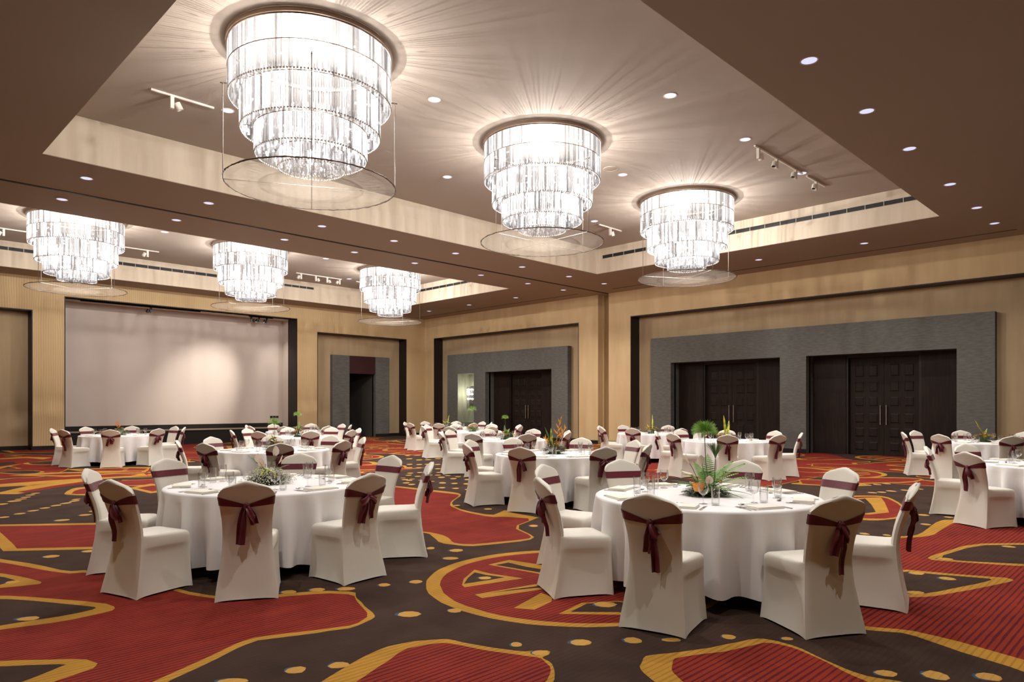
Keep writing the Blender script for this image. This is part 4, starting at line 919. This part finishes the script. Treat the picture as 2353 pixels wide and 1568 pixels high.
def ribbon(path, widths, thick, sidev=(1, 0, 0), ripple=0.0, ph=0.0):
    mb = MB(); rings = []
    P = [Vector(p) for p in path]
    for i, p in enumerate(P):
        t = (P[min(i + 1, len(P) - 1)] - P[max(0, i - 1)]).normalized()
        s = Vector(sidev); s = (s - t * s.dot(t)).normalized(); nrm = t.cross(s)
        row = []
        m = 7
        for k in range(m):
            u = -1 + 2 * k / (m - 1)
            row.append(p + s * u * widths[i] + nrm * (thick / 2 + ripple * math.cos(u * 4.2 + ph + i * .3)))
        for k in range(m - 1, -1, -1):
            u = -1 + 2 * k / (m - 1)
            row.append(p + s * u * widths[i] + nrm * (-thick / 2 + ripple * math.cos(u * 4.2 + ph + i * .3)))
        rings.append(row)
    return mb.loft(rings)
def bow_parts(var):
    k = MB().ball((0, KY - .004, .75), .024, 12, 8, (.95, .7, 1.35))
    k.ball((.012, KY - .012, .762), .015, 10, 6, (1.3, .8, .8)).ball((-.010, KY - .01, .74), .014, 10, 6, (.8, .8, 1.3))
    tails = []
    specs = [((-.02, -.06, .23, .032), (.02, .045, .20, .034)),
             ((.0, -.03, .20, .03), (.02, .035, .33, .026)),
             ((-.02, -.085, .21, .028), (.015, .02, .16, .036)),
             ((-.01, -.02, .17, .04), (.02, .07, .27, .024)),
             ((-.015, -.05, .30, .034), (.015, .06, .14, .03))][var]
    for j, (xa, xb, L, wd) in enumerate(specs):
        pts = []; ws = []
        for i in range(8):
            t = i / 7
            z = .745 - L * t
            pts.append((xa + (xb - xa) * t ** .7, KY - .008 - .03 * math.sin(PI * min(1, t * 1.3)) ** 2 * .6 + .25 * (0.0) + (interp(YC, max(.45, z)) - interp(YC, .75)) * .55, z))
            ws.append(.014 + (wd - .014) * min(1, t * 2.2) ** .8)
        tails.append(ribbon(pts, ws, .004, (1, .25 if j else -.25, 0), .012, j * 1.7 + var))
    loops = []
    for s in ((-1, 1) if var in (0, 2, 3) else (1,)):
        pts = []; ws = []
        lw, ld = ((.075, .05), (.05, .09), (.07, .09), (.055, .1), (.05, .1))[var]
        for i in range(9):
            t = 2 * PI * i / 8 * .94 + .1
            pts.append((s * (.008 + lw * (1 - math.cos(t)) / 2), KY - .012 - .022 * math.sin(t), .75 - ld * (1 - math.cos(t)) / 2))
            ws.append(.016 + .014 * math.sin(t / 2) ** 2)
        loops.append(ribbon(pts, ws, .004, (0.2 * s, .3, 1), .004, var))
    return k, tails, loops
CVR, SSH = cover_mesh(), sash_mesh()
FT = MB()
for sx in (-1, 1):
    for yy in (-.27, .205): FT.box(sx * .222 - .012, sx * .222 + .012, yy - .012, yy + .012, 0, .02)
FTM = FT.mesh('chair_feet', 'foot_black')
BOWS = []
for v in range(5):
    k, tl, lp = bow_parts(v)
    BOWS.append((k.mesh('knot', 'sash', 60), [t.mesh('tail', 'sash', 60) for t in tl], [l.mesh('loop', 'sash', 60) for l in lp]))
def make_chair(x, y, rz, var, label, group):
    r = empty('banquet_chair', (x, y, 0), rz)
    obj('cover', CVR, r)
    s = obj('sash', SSH, r); s['label'] = 'burgundy satin sash'
    k, tl, lp = BOWS[var]
    obj('knot', k, s)
    for t in tl: obj('tail', t, s)
    for l in lp: obj('loop', l, s)
    return tag(r, label, 'chair', group)

# ---------------------------------------------------------------- tables, cloths, settings
def cloth_mesh(seed):
    rr = random.Random(seed); n = 192; R = .965
    ph = [rr.uniform(0, 6.28) for _ in range(6)]; nf = rr.choice((17, 18, 19))
    def fold(a):
        return (.5 + .5 * math.sin(nf * a + ph[0] + 1.1 * math.sin(2 * a + ph[1]) + .5 * math.sin(5 * a + ph[2]))) ** 1.2
    rows = []
    for rad, z in ((.02, .756), (.4, .756), (.8, .756), (.93, .756), (.953, .754), (.965, .747), (.968, .735)):
        rows.append([(rad * math.cos(2 * PI * k / n), rad * math.sin(2 * PI * k / n), z) for k in range(n)])
    for i in range(1, 11):
        t = i / 10; z = .735 - (.735 - .105) * t
        row = []
        for k in range(n):
            a = 2 * PI * k / n
            f = fold(a)
            rad = .966 + t ** .65 * (-.085 + .165 * f) + .004 * math.sin(9 * a + ph[3]) * t
            row.append((rad * math.cos(a), rad * math.sin(a), z + .012 * t * math.sin(3 * a + ph[4]) + .006 * t * math.sin(nf * a + ph[0])))
        rows.append(row)
    mb = MB().loft(rows, False, False)
    mb.add([(0, 0, .756)] + [(.02 * math.cos(2 * PI * k / n), .02 * math.sin(2 * PI * k / n), .756) for k in range(n)], [(0, 1 + k, 1 + (k + 1) % n) for k in range(n)])
    return mb.mesh('tablecloth', 'cloth', 60)
CLOTHS = [cloth_mesh(s) for s in (1, 2, 3)]
TT = MB().lathe([(.001, .725), (.93, .725), (.94, .735), (.93, .75), (.001, .75)], 40).mesh('tabletop', 'wood_dark', 40)
def leg_mesh():
    return MB().tube([(.0, 0, .725), (.0, 0, .02)], .018, 8).tube([(-.16, 0, .015), (.16, 0, .015)], .014, 6).mesh('leg', 'foot_black', 40)
LEG = leg_mesh()
# goblet, tumbler
def shell(prof, t, n=20):
    o = prof + [(max(r - t, .0008), z) for r, z in prof[::-1]]
    return o
GOB = MB().lathe([(.001, 0), (.034, 0), (.034, .002), (.012, .007), (.0045, .013), (.004, .062), (.012, .072), (.03, .085), (.039, .105), (.0415, .125), (.0395, .152), (.0365, .176), (.0355, .176), (.0385, .152), (.0405, .125), (.038, .106), (.029, .087), (.01, .075), (.001, .073)], 24).mesh('goblet', 'glass', 40)
TUM = MB().lathe([(.001, 0), (.03, 0), (.031, .004), (.034, .15), (.0326, .15), (.0298, .012), (.001, .01)], 20).mesh('tumbler', 'glass', 40)
def napkin_mesh():
    mb = MB()
    for k, (a, b, z, ht) in enumerate(((.125, .085, 0, .006), (.123, .082, .0065, .006), (.120, .080, .013, .005))):
        rings = []
        for zz, e in ((z, .002), (z + ht * .3, 0), (z + ht * .7, 0), (z + ht, .003)):
            rings.append([(-a + e, -b + e, zz), (a - e, -b + e, zz), (a - e, b - e, zz + .002), (-a + e, b - e, zz)])
        mb.loft(rings)
    return mb.mesh('napkin', 'napkin', 30)
NAP = napkin_mesh()
def fork_mesh():
    mb = MB(); mb.box(-.004, .004, -.1, .02, .001, .0035); mb.box(-.011, .011, .02, .045, .002, .0045)
    for k in range(4): mb.box(-.011 + .006 * k, -.0075 + .006 * k, .045, .095, .003, .005)
    mb.loft([[(-.007, -.1, .001), (.007, -.1, .001), (.007, -.1, .003), (-.007, -.1, .003)], [(-.004, -.05, .001), (.004, -.05, .001), (.004, -.05, .004), (-.004, -.05, .004)]])
    return mb.mesh('fork', 'silver')
def knife_mesh():
    mb = MB()
    mb.loft([[(-.007, -.11, .001), (.007, -.11, .001), (.007, -.11, .006), (-.007, -.11, .006)], [(-.006, -.01, .001), (.006, -.01, .001), (.006, -.01, .006), (-.006, -.01, .006)]])
    mb.loft([[(-.009, -.01, .001), (.008, -.01, .001), (.008, -.01, .003), (-.009, -.01, .003)], [(-.011, .07, .001), (.008, .07, .001), (.008, .07, .0025), (-.011, .07, .0025)], [(.004, .115, .001), (.008, .115, .001), (.008, .115, .002), (.004, .115, .002)]])
    return mb.mesh('knife', 'silver')
def spoon_mesh():
    mb = MB(); mb.loft([[(-.006, -.1, .001), (.006, -.1, .001), (.006, -.1, .003), (-.006, -.1, .003)], [(-.003, .03, .003), (.003, .03, .003), (.003, .03, .006), (-.003, .03, .006)]])
    mb.ball((0, .058, .006), .03, 10, 6, (.62, 1, .16))
    return mb.mesh('spoon', 'silver', 60)
FRK, KNF, SPN = fork_mesh(), knife_mesh(), spoon_mesh()

TABLES = {   # centre, chair azimuths (radius of the backrest top) and a place name
 'T1': ((5.52, 3.10), [(103, 1.64), (149, 1.5), (-163, 1.64), (-117, 1.6), (-74, 1.6), (-26, 1.55), (64, 1.6), (16, 1.62)], 'front right table'),
 'T2': ((3.20, 6.70), [(154, 1.6), (-162, 1.63), (-122, 1.62), (-82, 1.54), (-36, 1.64), (5, 1.62), (107, 1.6), (51, 1.6)], 'front left table'),
 'T3': ((5.75, 11.80), [(157, 1.57), (-158, 1.57), (109, 1.6), (-113, 1.6), (-69, 1.56), (-23, 1.6), (18, 1.5), (66, 1.57)], 'second left table'),
 'T4': ((8.50, 7.52), [(157, 1.52), (111, 1.57), (-156, 1.55), (-110, 1.57), (-22, 1.56), (-67, 1.56), (70, 1.6), (22, 1.5)], 'middle table with orange heliconias'),
 'T5': ((5.65, 20.5), [(156, 1.57), (-159, 1.55), (-113, 1.5), (-71, 1.5), (14, 1.57), (-28, 1.57), (107, 1.5), (63, 1.57)], 'far left table by the screen'),
 'T6': ((8.50, 16.15), [(162, 1.57), (117, 1.57), (-153, 1.55), (-108, 1.57), (-63, 1.57), (-18, 1.57), (27, 1.57), (72, 1.57)], 'third left table'),
 'T7': ((10.35, 19.6), [(183, 1.57), (93, 1.57), (-132, 1.57), (48, 1.57), (-87, 1.57), (3, 1.57), (-42, 1.57), (138, 1.57)], 'fourth left table'),
 'T8': ((15.8, 19.05), [(129, 1.57), (174, 1.57), (84, 1.57), (39, 1.57), (-96, 1.57), (-6, 1.57), (-141, 1.57), (-51, 1.57)], 'farthest table near the corner'),
 'T9': ((13.95, 15.65), [(159, 1.57), (114, 1.57), (-156, 1.57), (-111, 1.57), (-21, 1.57), (-66, 1.57), (24, 1.57), (69, 1.57)], 'third middle table'),
 'T10': ((11.3, 11.5), [(153, 1.57), (108, 1.57), (-162, 1.57), (-117, 1.57), (18, 1.57), (63, 1.57), (-72, 1.57), (-27, 1.57)], 'second middle table'),
 'T11': ((16.6, 11.0), [(153, 1.57), (66, 1.57), (-165, 1.57), (16, 1.57), (-118, 1.57), (108, 1.57), (-72, 1.57), (-27, 1.57)], 'table before the beige pilaster'),
 'T12': ((14.45, 7.6), [(117, 1.57), (162, 1.57), (72, 1.57), (-151, 1.57), (-110, 1.57), (-18, 1.57), (-63, 1.57), (27, 1.57)], 'table before the left double door'),
 'T13': ((17.85, 3.34), [(117, 1.57), (72, 1.57), (162, 1.57), (-153, 1.57), (27, 1.57), (-18, 1.57)], 'far right table'),
 'T14': ((11.7, 1.3), [(102, 1.57), (57, 1.57), (147, 1.57)], 'table cut by the right edge'),
}
SEAT = ['front', 'front-right', 'right', 'back-right', 'back', 'back-left', 'left', 'front-left']
def seat_names(c, azs):
    """which seat, as the viewer sees the table; each name used once"""
    toward = math.degrees(math.atan2(-c[1], -c[0]))
    rel = [((a - toward) % 360) for a in azs]           # 0 = toward the viewer, growing counter-clockwise = to the viewer's right
    order = sorted(range(len(azs)), key=lambda i: rel[i])
    best = None
    for sh in range(8):
        use = [(sh + k) % 8 for k in range(8)]
        for skip in ([[]] if len(azs) == 8 else [None]):
            if len(azs) == 8:
                e = sum(min(abs(rel[i] - 45 * use[k]), 360 - abs(rel[i] - 45 * use[k])) for k, i in enumerate(order))
                if best is None or e < best[0]: best = (e, {i: SEAT[use[k]] for k, i in enumerate(order)})
    if best: return best[1]
    out = {}; free = list(range(8))
    for i in order:
        j = min(free, key=lambda q: min(abs(rel[i] - 45 * q), 360 - abs(rel[i] - 45 * q)))
        out[i] = SEAT[j]; free.remove(j)
    return out
cut_tables = ('T1', 'T2', 'T3', 'T4', 'T14')
ti = 0
for key, (c, chairs, place) in TABLES.items():
    azs = [a for a, _ in chairs]; sn = seat_names(c, azs)
    t = empty('banquet_table', (c[0], c[1], 0), random.uniform(0, 6))
    obj('tabletop', TT, t)
    for k in range(4): obj('leg', LEG, t, (.55 * math.cos(k * PI / 2), .55 * math.sin(k * PI / 2), 0), k * PI / 2 + PI / 2)
    tag(t, 'round banquet table under the cloth, the ' + place, 'table', 'round banquet tables')
    cl = obj('tablecloth', CLOTHS[ti % 3], None, (c[0], c[1], 0), random.uniform(0, 6.28))
    tag(cl, 'white round tablecloth draped over the ' + place, 'tablecloth', 'white tablecloths')
    for i, (a, rad) in enumerate(chairs):
        ar = math.radians(a); rd = max(rad, 1.53) - .345
        x, y = c[0] + rd * math.cos(ar), c[1] + rd * math.sin(ar)
        make_chair(x, y, ar + PI / 2 + math.radians(random.uniform(-4, 4)), random.randrange(5),
                   'white covered chair with burgundy sash, %s seat of the %s' % (sn[i], place), 'covered chairs at the round tables')
    full = [45 * k + azs[0] for k in range(8)] if len(azs) < 8 else azs
    names = sn if len(azs) == 8 else seat_names(c, full)
    for i, a in enumerate(full):
        ar = math.radians(a); er = Vector((math.cos(ar), math.sin(ar), 0)); et = Vector((-er.y, er.x, 0))
        th = ar + PI / 2                                  # local +y points to the table centre
        def put(nm, me, rad, tan, rz, label, cat, grp, z=.757):
            p = Vector((c[0], c[1], z)) + er * rad + et * tan
            return tag(obj(nm, me, None, p, th + rz), label, cat, grp)
        s = '%s seat of the %s' % (names[i], place)
        j = lambda q: random.uniform(-q, q)
        put('napkin', NAP, .80 + j(.015), j(.02), j(.12), 'cream folded napkin, ' + s, 'napkin', 'napkins')
        put('goblet', GOB, .56 + j(.03), .10 + j(.03), 0, 'clear stemmed goblet, ' + s, 'glass', 'goblets')
        put('tumbler', TUM, .58 + j(.03), .19 + j(.02), 0, 'clear straight tumbler, ' + s, 'glass', 'tumblers')
        if key in cut_tables:
            put('fork', FRK, .80 + j(.01), -.155, j(.06), 'steel dinner fork nearest the napkin, ' + s, 'fork', 'forks')
            put('fork', FRK, .79 + j(.01), -.19, j(.06), 'steel outer fork, ' + s, 'fork', 'forks')
            put('knife', KNF, .80 + j(.01), .155, j(.06), 'steel table knife, ' + s, 'knife', 'knives')
            put('spoon', SPN, .62 + j(.01), -.02, PI / 2 + j(.1), 'steel dessert spoon, ' + s, 'spoon', 'spoons')
    ti += 1
SHK = MB().lathe([(.001, 0), (.018, 0), (.02, .01), (.017, .05), (.012, .062), (.001, .066)], 14).mesh('shaker_body', 'ceramic', 50)
def shaker(x, y, label):
    r = empty('shaker', (x, y, .757)); obj('body', SHK, r)
    MB().lathe([(.0125, .060), (.013, .066), (.008, .073), (.001, .075)], 12).build('cap', 'steel', r, smooth=True)
    tag(r, label, 'shaker', 'salt and pepper shakers')
shaker(17.45, 3.5, 'left white shaker beside the yellow flowers on the far right table')
shaker(17.4, 3.38, 'right white shaker beside the yellow flowers on the far right table')
shaker(8.15, 7.42, 'single white shaker left of the orange heliconias')
# ---------------------------------------------------------------- flower centrepieces
def part(mb, name, m, parent, smooth=60, kind=None):
    o = mb.build(name, m, parent, smooth)
    if kind: o['kind'] = kind
    return o
def arc(p0, az, el0, el1, L, n=7):
    """curved line starting at p0, elevation turning from el0 to el1"""
    p = Vector(p0); out = [p.copy()]
    for i in range(n):
        e = el0 + (el1 - el0) * (i + .5) / n
        p = p + Vector((math.cos(az) * math.cos(e), math.sin(az) * math.cos(e), math.sin(e))) * (L / n)
        out.append(p.copy())
    return out
def blade_leaf(parent, p0, az, e0, e1, L, wd, m, name='leaf'):
    pts = arc(p0, az, e0, e1, L, 7)
    ws = [wd * (math.sin(PI * (.08 + .92 * t / 7)) ** .8) * (1 if t < 7 else .1) for t in range(8)]
    return part(MB().blade(pts, ws, (-math.sin(az), math.cos(az), 0), .0015, .25), name, m, parent)
def fern(parent, p0, az, e0, e1, L, m='fern'):
    pts = arc(p0, az, e0, e1, L, 16)
    mb = MB().tube(pts, .0016, 4)
    for i in range(2, 17):
        t = i / 16; w = L * .2 * math.sin(PI * (.12 + .86 * t)) ** .9
        d = (pts[i] - pts[i - 1]).normalized()
        for s in (-1, 1):
            sd = Vector((-math.sin(az), math.cos(az), 0)) * s
            q = [pts[i] + (sd * .9 + d * .45) * w * k / 3 - Vector((0, 0, .004 * k)) for k in range(4)]
            mb.blade(q, [.005, .008, .006, .001], d, .0008)
    return part(mb, 'fern_frond', m, parent)
def papyrus(parent, p0, h, R, lean=(0, 0), n=200, m='papyrus', emin=-1.2):
    top = Vector((p0[0] + lean[0], p0[1] + lean[1], p0[2] + h))
    st = part(MB().tube([p0, (Vector(p0) + top) / 2 + Vector((lean[0] * .2, 0, 0)), top], .0035, 6), 'papyrus_stem', 'stem', parent)
    mb = MB(); rr = random.Random(int(h * 1000))
    for k in range(n):
        az = rr.uniform(0, 2 * PI); e1 = rr.uniform(emin, 1.35)
        pts = arc(top, az, 1.3, e1, R * rr.uniform(.95, 1.2), 5)
        mb.blade(pts, [.0009, .0014, .0016, .0016, .0013, .0005], (-math.sin(az), math.cos(az), 0), .0008)
    o = mb.build('papyrus_umbrella', m, parent); o['kind'] = 'stuff'
    return o
def anthurium(parent, p0, az, L, size, tilt=0.9, m='anthurium'):
    pts = arc(p0, az, 1.35, 1.0, L, 5)
    g = part(MB().tube(pts, .003, 5), 'flower_stem', 'stem', parent)
    top = pts[-1]; d = Vector((math.cos(az) * math.cos(tilt), math.sin(az) * math.cos(tilt), math.sin(tilt)))
    sd = Vector((-math.sin(az), math.cos(az), 0)); nr = d.cross(sd)
    mb = MB(); rows = []
    for i in range(9):
        t = i / 8
        wd = size * .52 * (math.sin(PI * min(1, t * .86 + .10)) ** .75) * (1 - .25 * t)
        if i == 8: wd = .001
        c = top - d * size * .12 + d * size * t
        row = []
        for k in range(5):
            u = -1 + k / 2
            row.append(c + sd * wd * u + nr * (-.25 * wd * u * u + .02 * size))
        for k in range(4, -1, -1):
            u = -1 + k / 2
            row.append(c + sd * wd * u + nr * (-.25 * wd * u * u + .02 * size - .0015))
        rows.append(row)
    fl = part(mb.loft(rows), 'anthurium_flower', m, parent)
    part(MB().tube([top + nr * .004, top + d * size * .3 - nr * .02, top + d * size * .55 - nr * .03], [.005, .005, .002], 6), 'spadix', 'spadix', fl)
    return fl
def rosebud(parent, p, r, m, name='rose'):
    mb = MB().ball(p, r * .42, 10, 6)
    for ly, (rad, n, top) in enumerate(((.5, 3, .35), (.66, 4, .5), (.83, 5, .75), (1.0, 6, 1.0))):
        for k in range(n):
            a = 2 * PI * k / n + ly * .8; w_ = 1.25 * PI / n
            rows = []
            for i in range(5):
                ph = 2.5 + (top - 2.5) * i / 4            # polar angle, from under the bud to its lip
                row = []
                for q in (0, 1):
                    R = r * rad * (1 + .10 * (i == 4) + .04 * ly * (i == 4)) - q * .0015
                    us = (-1, -.5, 0, .5, 1) if q == 0 else (1, .5, 0, -.5, -1)
                    for u in us:
                        pp = ph + .22 * u * u * (i / 4)
                        row.append((p[0] + R * math.sin(pp) * math.cos(a + w_ * u), p[1] + R * math.sin(pp) * math.sin(a + w_ * u), p[2] + R * math.cos(pp)))
                rows.append(row)
            mb.loft(rows)
    return part(mb, name, m, parent)
def daisy(parent, p, r, m, name='blossom'):
    mb = MB(); a0 = random.random() * 6
    for k in range(8):
        a = a0 + 2 * PI * k / 8
        pts = arc(p, a, .9, .1, r, 3)
        mb.blade(pts, [.3 * r, .42 * r, .36 * r, .05 * r], (-math.sin(a), math.cos(a), 0), .001)
    mb.ball((p[0], p[1], p[2] + .1 * r), .25 * r, 6, 4)
    return part(mb, name, m, parent)
def mound(parent, R, h, m, n=260, seed=0, name='foliage'):
    rr = random.Random(seed); mb = MB()
    for k in range(n):
        az = rr.uniform(0, 2 * PI); rad = R * math.sqrt(rr.random()) * .8; z = h * (1 - (rad / R) ** 2) * rr.uniform(.2, 1)
        e = rr.uniform(.05, 1.2) * (1 - rad / R) + rr.uniform(-.1, .3)
        L = rr.uniform(.04, .085)
        pts = arc((rad * math.cos(az), rad * math.sin(az), z + .004), az + rr.uniform(-.6, .6), e, e - .6, L, 3)
        pts = [Vector((p.x, p.y, max(p.z, .003))) for p in pts]
        mb.blade(pts, [.003, .007, .006, .001], (-math.sin(az), math.cos(az), 0), .001)
    mb.lathe([(R * .55, .001), (R * .45, .03), (.01, .045)], 12, cap0=True)
    o = mb.build(name, m, parent); o['kind'] = 'stuff'
    return o
def gypsophila(parent, R, h, n=700, seed=1):
    rr = random.Random(seed); mb = MB(); st = MB()
    for k in range(n):
        az = rr.uniform(0, 2 * PI); t = rr.random()
        e = rr.uniform(.05, 1.35); L = R * rr.uniform(.55, 1.05) * (1 - .15 * math.sin(e))
        d = Vector((math.cos(az) * math.cos(e), math.sin(az) * math.cos(e), math.sin(e) * h / R))
        p = d * L + Vector((0, 0, .01))
        r = rr.uniform(.004, .007)
        mb.add([p + Vector((r, 0, 0)), p + Vector((-r, 0, 0)), p + Vector((0, r, 0)), p + Vector((0, -r, 0)), p + Vector((0, 0, r)), p + Vector((0, 0, -r))],
               [(0, 2, 4), (2, 1, 4), (1, 3, 4), (3, 0, 4), (2, 0, 5), (1, 2, 5), (3, 1, 5), (0, 3, 5)])
        if k % 4 == 0: st.tube([d * .02 + Vector((0, 0, .01)), p], .0008, 3)
    o = mb.build('gypsophila_blossom', 'bud_white', parent); o['kind'] = 'stuff'
    o = st.build('gypsophila_stalk', 'leaf_dark', parent); o['kind'] = 'stuff'
def heliconia(parent, p0, az, L, n=7, m='heliconia', lean=.18):
    pts = arc(p0, az, 1.45, 1.2 - lean, L, 10)
    st = part(MB().tube(pts, .0045, 5), 'heliconia_stem', m, parent)
    for i in range(n):
        q = pts[min(10, 4 + i)] if n <= 7 else pts[min(10, 3 + i)]
        s = 1 if i % 2 else -1
        a = az + PI / 2 * s + random.uniform(-.3, .3)
        l = .13 * (1 - .07 * i)
        b = arc(q, a, .55 + .1 * i, .95 + .08 * i, l, 5)
        part(MB().tube(b, [.006, .011, .011, .008, .004, .001], 5), 'bract', m, st)
def centre(key, label):
    c = TABLES[key][0]
    r = empty('flower_centrepiece', (c[0], c[1], .757), math.radians(-45))     # local -y faces the room's near corner
    return tag(r, label, 'flowers', 'flower centrepieces')
SIDE = lambda a: math.radians(a)
# T1 : papyrus umbrellas, ferns, pale anthuriums, orange rose
r = centre('T1', 'centrepiece of papyrus, ferns, pale anthuriums and an orange rose')
mound(r, .2, .08, 'leaf_dark', 420, 3)
papyrus(r, (.03, .0, .05), .47, .13, (-.04, 0), 700)
papyrus(r, (.06, -.02, .05), .27, .14, (.02, 0), 120, 'leaf', 0.6)
for a, e, L in ((20, 1.05, .30), (45, .85, .3), (75, 1.2, .32), (110, 1.15, .26), (150, .9, .24), (-15, .65, .3), (-60, .4, .22), (-35, .85, .26), (170, .5, .22), (-110, .3, .2), (205, .5, .2), (5, .9, .34)):
    fern(r, (.02, 0, .05), SIDE(a), e, e - .6, L * 1.2)
for a, e, L in ((-25, .2, .36), (-40, .1, .33), (5, .45, .32), (170, .5, .34)):
    blade_leaf(r, (.03, -.02, .04), SIDE(a), e, e - .5, L, .012, 'leaf')
anthurium(r, (-.05, -.02, .05), SIDE(165), .26, .10, 1.2)
anthurium(r, (.0, -.03, .05), SIDE(100), .24, .09, 1.35)
anthurium(r, (-.08, -.04, .05), SIDE(175), .16, .10, .25)
anthurium(r, (-.08, -.06, .04), SIDE(200), .06, .085, .5)
anthurium(r, (.0, -.08, .04), SIDE(-95), .09, .075, 1.3)
rosebud(r, (-.105, -.15, .09), .048, 'rose')
rosebud(r, (-.10, -.07, .085), .028, 'bud_white', 'white_rose')
for a in (-150, -60, -20, 30): daisy(r, (.13 * math.cos(SIDE(a)), .13 * math.sin(SIDE(a)), .06), .018, 'bud_white')
# T2 : gypsophila cloud with pink anthuriums
r = centre('T2', 'centrepiece of white gypsophila with tall pale pink anthuriums')
mound(r, .21, .11, 'leaf_dark', 420, 4)
gypsophila(r, .28, .17, 1500, 6)
for x, a, L, s, t in ((-.035, 150, .19, .095, 1.35), (-.005, 60, .26, .105, 1.45), (-.015, -110, .15, .095, 1.4), (.045, 20, .18, .09, 1.15)):
    anthurium(r, (x, -.02, .05), SIDE(a), L, s, t)
for a, e, L in ((-70, 1.2, .26), (-110, 1.3, .24), (-90, 1.1, .2), (-40, 1.0, .22)):
    blade_leaf(r, (.0, -.04, .1), SIDE(a), e, e - 2.3, L, .013, 'variegated', 'variegated_leaf')
for a, e, L in ((170, 1.2, .32), (140, 1.0, .3), (30, .9, .26)):
    blade_leaf(r, (-.01, 0, .06), SIDE(a), e, e - .8, L, .02, 'leaf')
blade_leaf(r, (0, -.03, .1), SIDE(-10), .5, .1, .22, .006, 'leaf_dark')
# T4 : heliconias
r = centre('T4', 'centrepiece of orange heliconias over a dark green mound')
mound(r, .2, .2, 'leaf_dark', 620, 8)
heliconia(r, (.03, 0, .08), SIDE(60), .5)
heliconia(r, (.06, .03, .08), SIDE(20), .4, 6, 'heliconia', .35)
heliconia(r, (-.08, 0, .06), SIDE(160), .24, 5, 'heliconia', .4)
for a, e, L, m_ in ((140, 1.25, .4, 'leaf'), (100, 1.35, .36, 'variegated'), (170, 1.0, .25, 'yellow')):
    blade_leaf(r, (-.03, 0, .08), SIDE(a), e, e - .2, L, .024, m_)
gypsophila(r, .15, .12, 120, 9)
# the farther tables: smaller arrangements, each of its own kind
def arrangement(key, label, blooms, leaves=(), pap=None, seed=0, R=.17, helis=0, green='leaf_dark'):
    rr = random.Random(seed); r = centre(key, label); R *= 1.2
    mound(r, R, .17, green, 320, seed)
    for m_, n_ in blooms:
        for k in range(n_):
            a = rr.uniform(0, 2 * PI); rad = R * .8 * math.sqrt(rr.random())
            daisy(r, (rad * math.cos(a), rad * math.sin(a), .07 + .15 * (1 - rad / R)), rr.uniform(.03, .045), m_)
    for a, e, L, wd, m_ in leaves:
        blade_leaf(r, (rr.uniform(-.04, .04), 0, .07), SIDE(a), e, e - .25, L, wd, m_)
    if pap: papyrus(r, (.0, 0, .05), pap[0], pap[1], (pap[2], 0), 220)
    for k in range(helis): heliconia(r, (-.05 + .1 * k, 0, .08), SIDE(150 - 60 * k), .3, 5, 'orange')
    return r
arrangement('T3', 'centrepiece of yellow blossoms under a small papyrus, second left table', [('yellow', 7), ('bud_white', 5), ('orange', 2)], [(150, 1.1, .25, .015, 'leaf'), (20, .9, .22, .015, 'leaf')], (.38, .14, 0), 21)
arrangement('T5', 'low centrepiece of white blossoms with one orange spike by the screen', [('bud_white', 12), ('orange', 2)], [(90, 1.3, .2, .014, 'leaf'), (160, .8, .2, .014, 'leaf')], None, 22, .2, 1, 'leaf')
arrangement('T6', 'centrepiece of orange blossoms under papyrus, third left table', [('orange', 14), ('yellow', 3)], [(60, 1.2, .3, .02, 'leaf'), (120, 1.2, .3, .02, 'leaf'), (90, 1.4, .34, .02, 'fern')], (.46, .13, 0), 23)
arrangement('T7', 'low centrepiece of white and orange blossoms, fourth left table', [('bud_white', 8), ('orange', 5)], [(60, .9, .2, .015, 'leaf')], None, 24)
arrangement('T8', 'centrepiece of yellow blossoms with upright pale blades, farthest table', [('yellow', 10), ('bud_white', 4)], [(70, 1.35, .42, .02, 'variegated'), (150, .8, .3, .02, 'variegated'), (120, 1.1, .28, .018, 'leaf')], None, 25)
arrangement('T9', 'centrepiece of yellow blossoms under a bright papyrus, third middle table', [('yellow', 12), ('bud_white', 4)], [(40, .9, .2, .015, 'leaf')], (.56, .16, 0), 26, .19, 0, 'leaf')
arrangement('T10', 'centrepiece of white, yellow and orange blossoms with a green fan', [('bud_white', 5), ('yellow', 3), ('orange', 7)], [(100, 1.2, .3, .03, 'leaf'), (60, 1.0, .24, .03, 'fern')], (.42, .1, -.02), 27, .2)
arrangement('T11', 'centrepiece of yellow blossoms with one tall blade before the pilaster', [('yellow', 14), ('orange', 3)], [(80, 1.45, .5, .02, 'variegated'), (150, .6, .25, .02, 'variegated'), (120, 1.0, .25, .015, 'yellow')], None, 28, .2)
arrangement('T12', 'centrepiece of white and yellow blossoms with two striped blades', [('bud_white', 8), ('yellow', 5), ('orange', 4)], [(100, 1.5, .52, .03, 'variegated'), (60, 1.35, .42, .03, 'variegated')], None, 29, .22)
arrangement('T13', 'centrepiece of golden blossoms with tall yellow blades, far right table', [('yellow', 14), ('orange', 4)], [(120, 1.25, .46, .022, 'yellow'), (150, 1.15, .34, .02, 'variegated'), (40, .85, .34, .018, 'variegated'), (130, 1.35, .4, .016, 'leaf')], None, 30, .2)
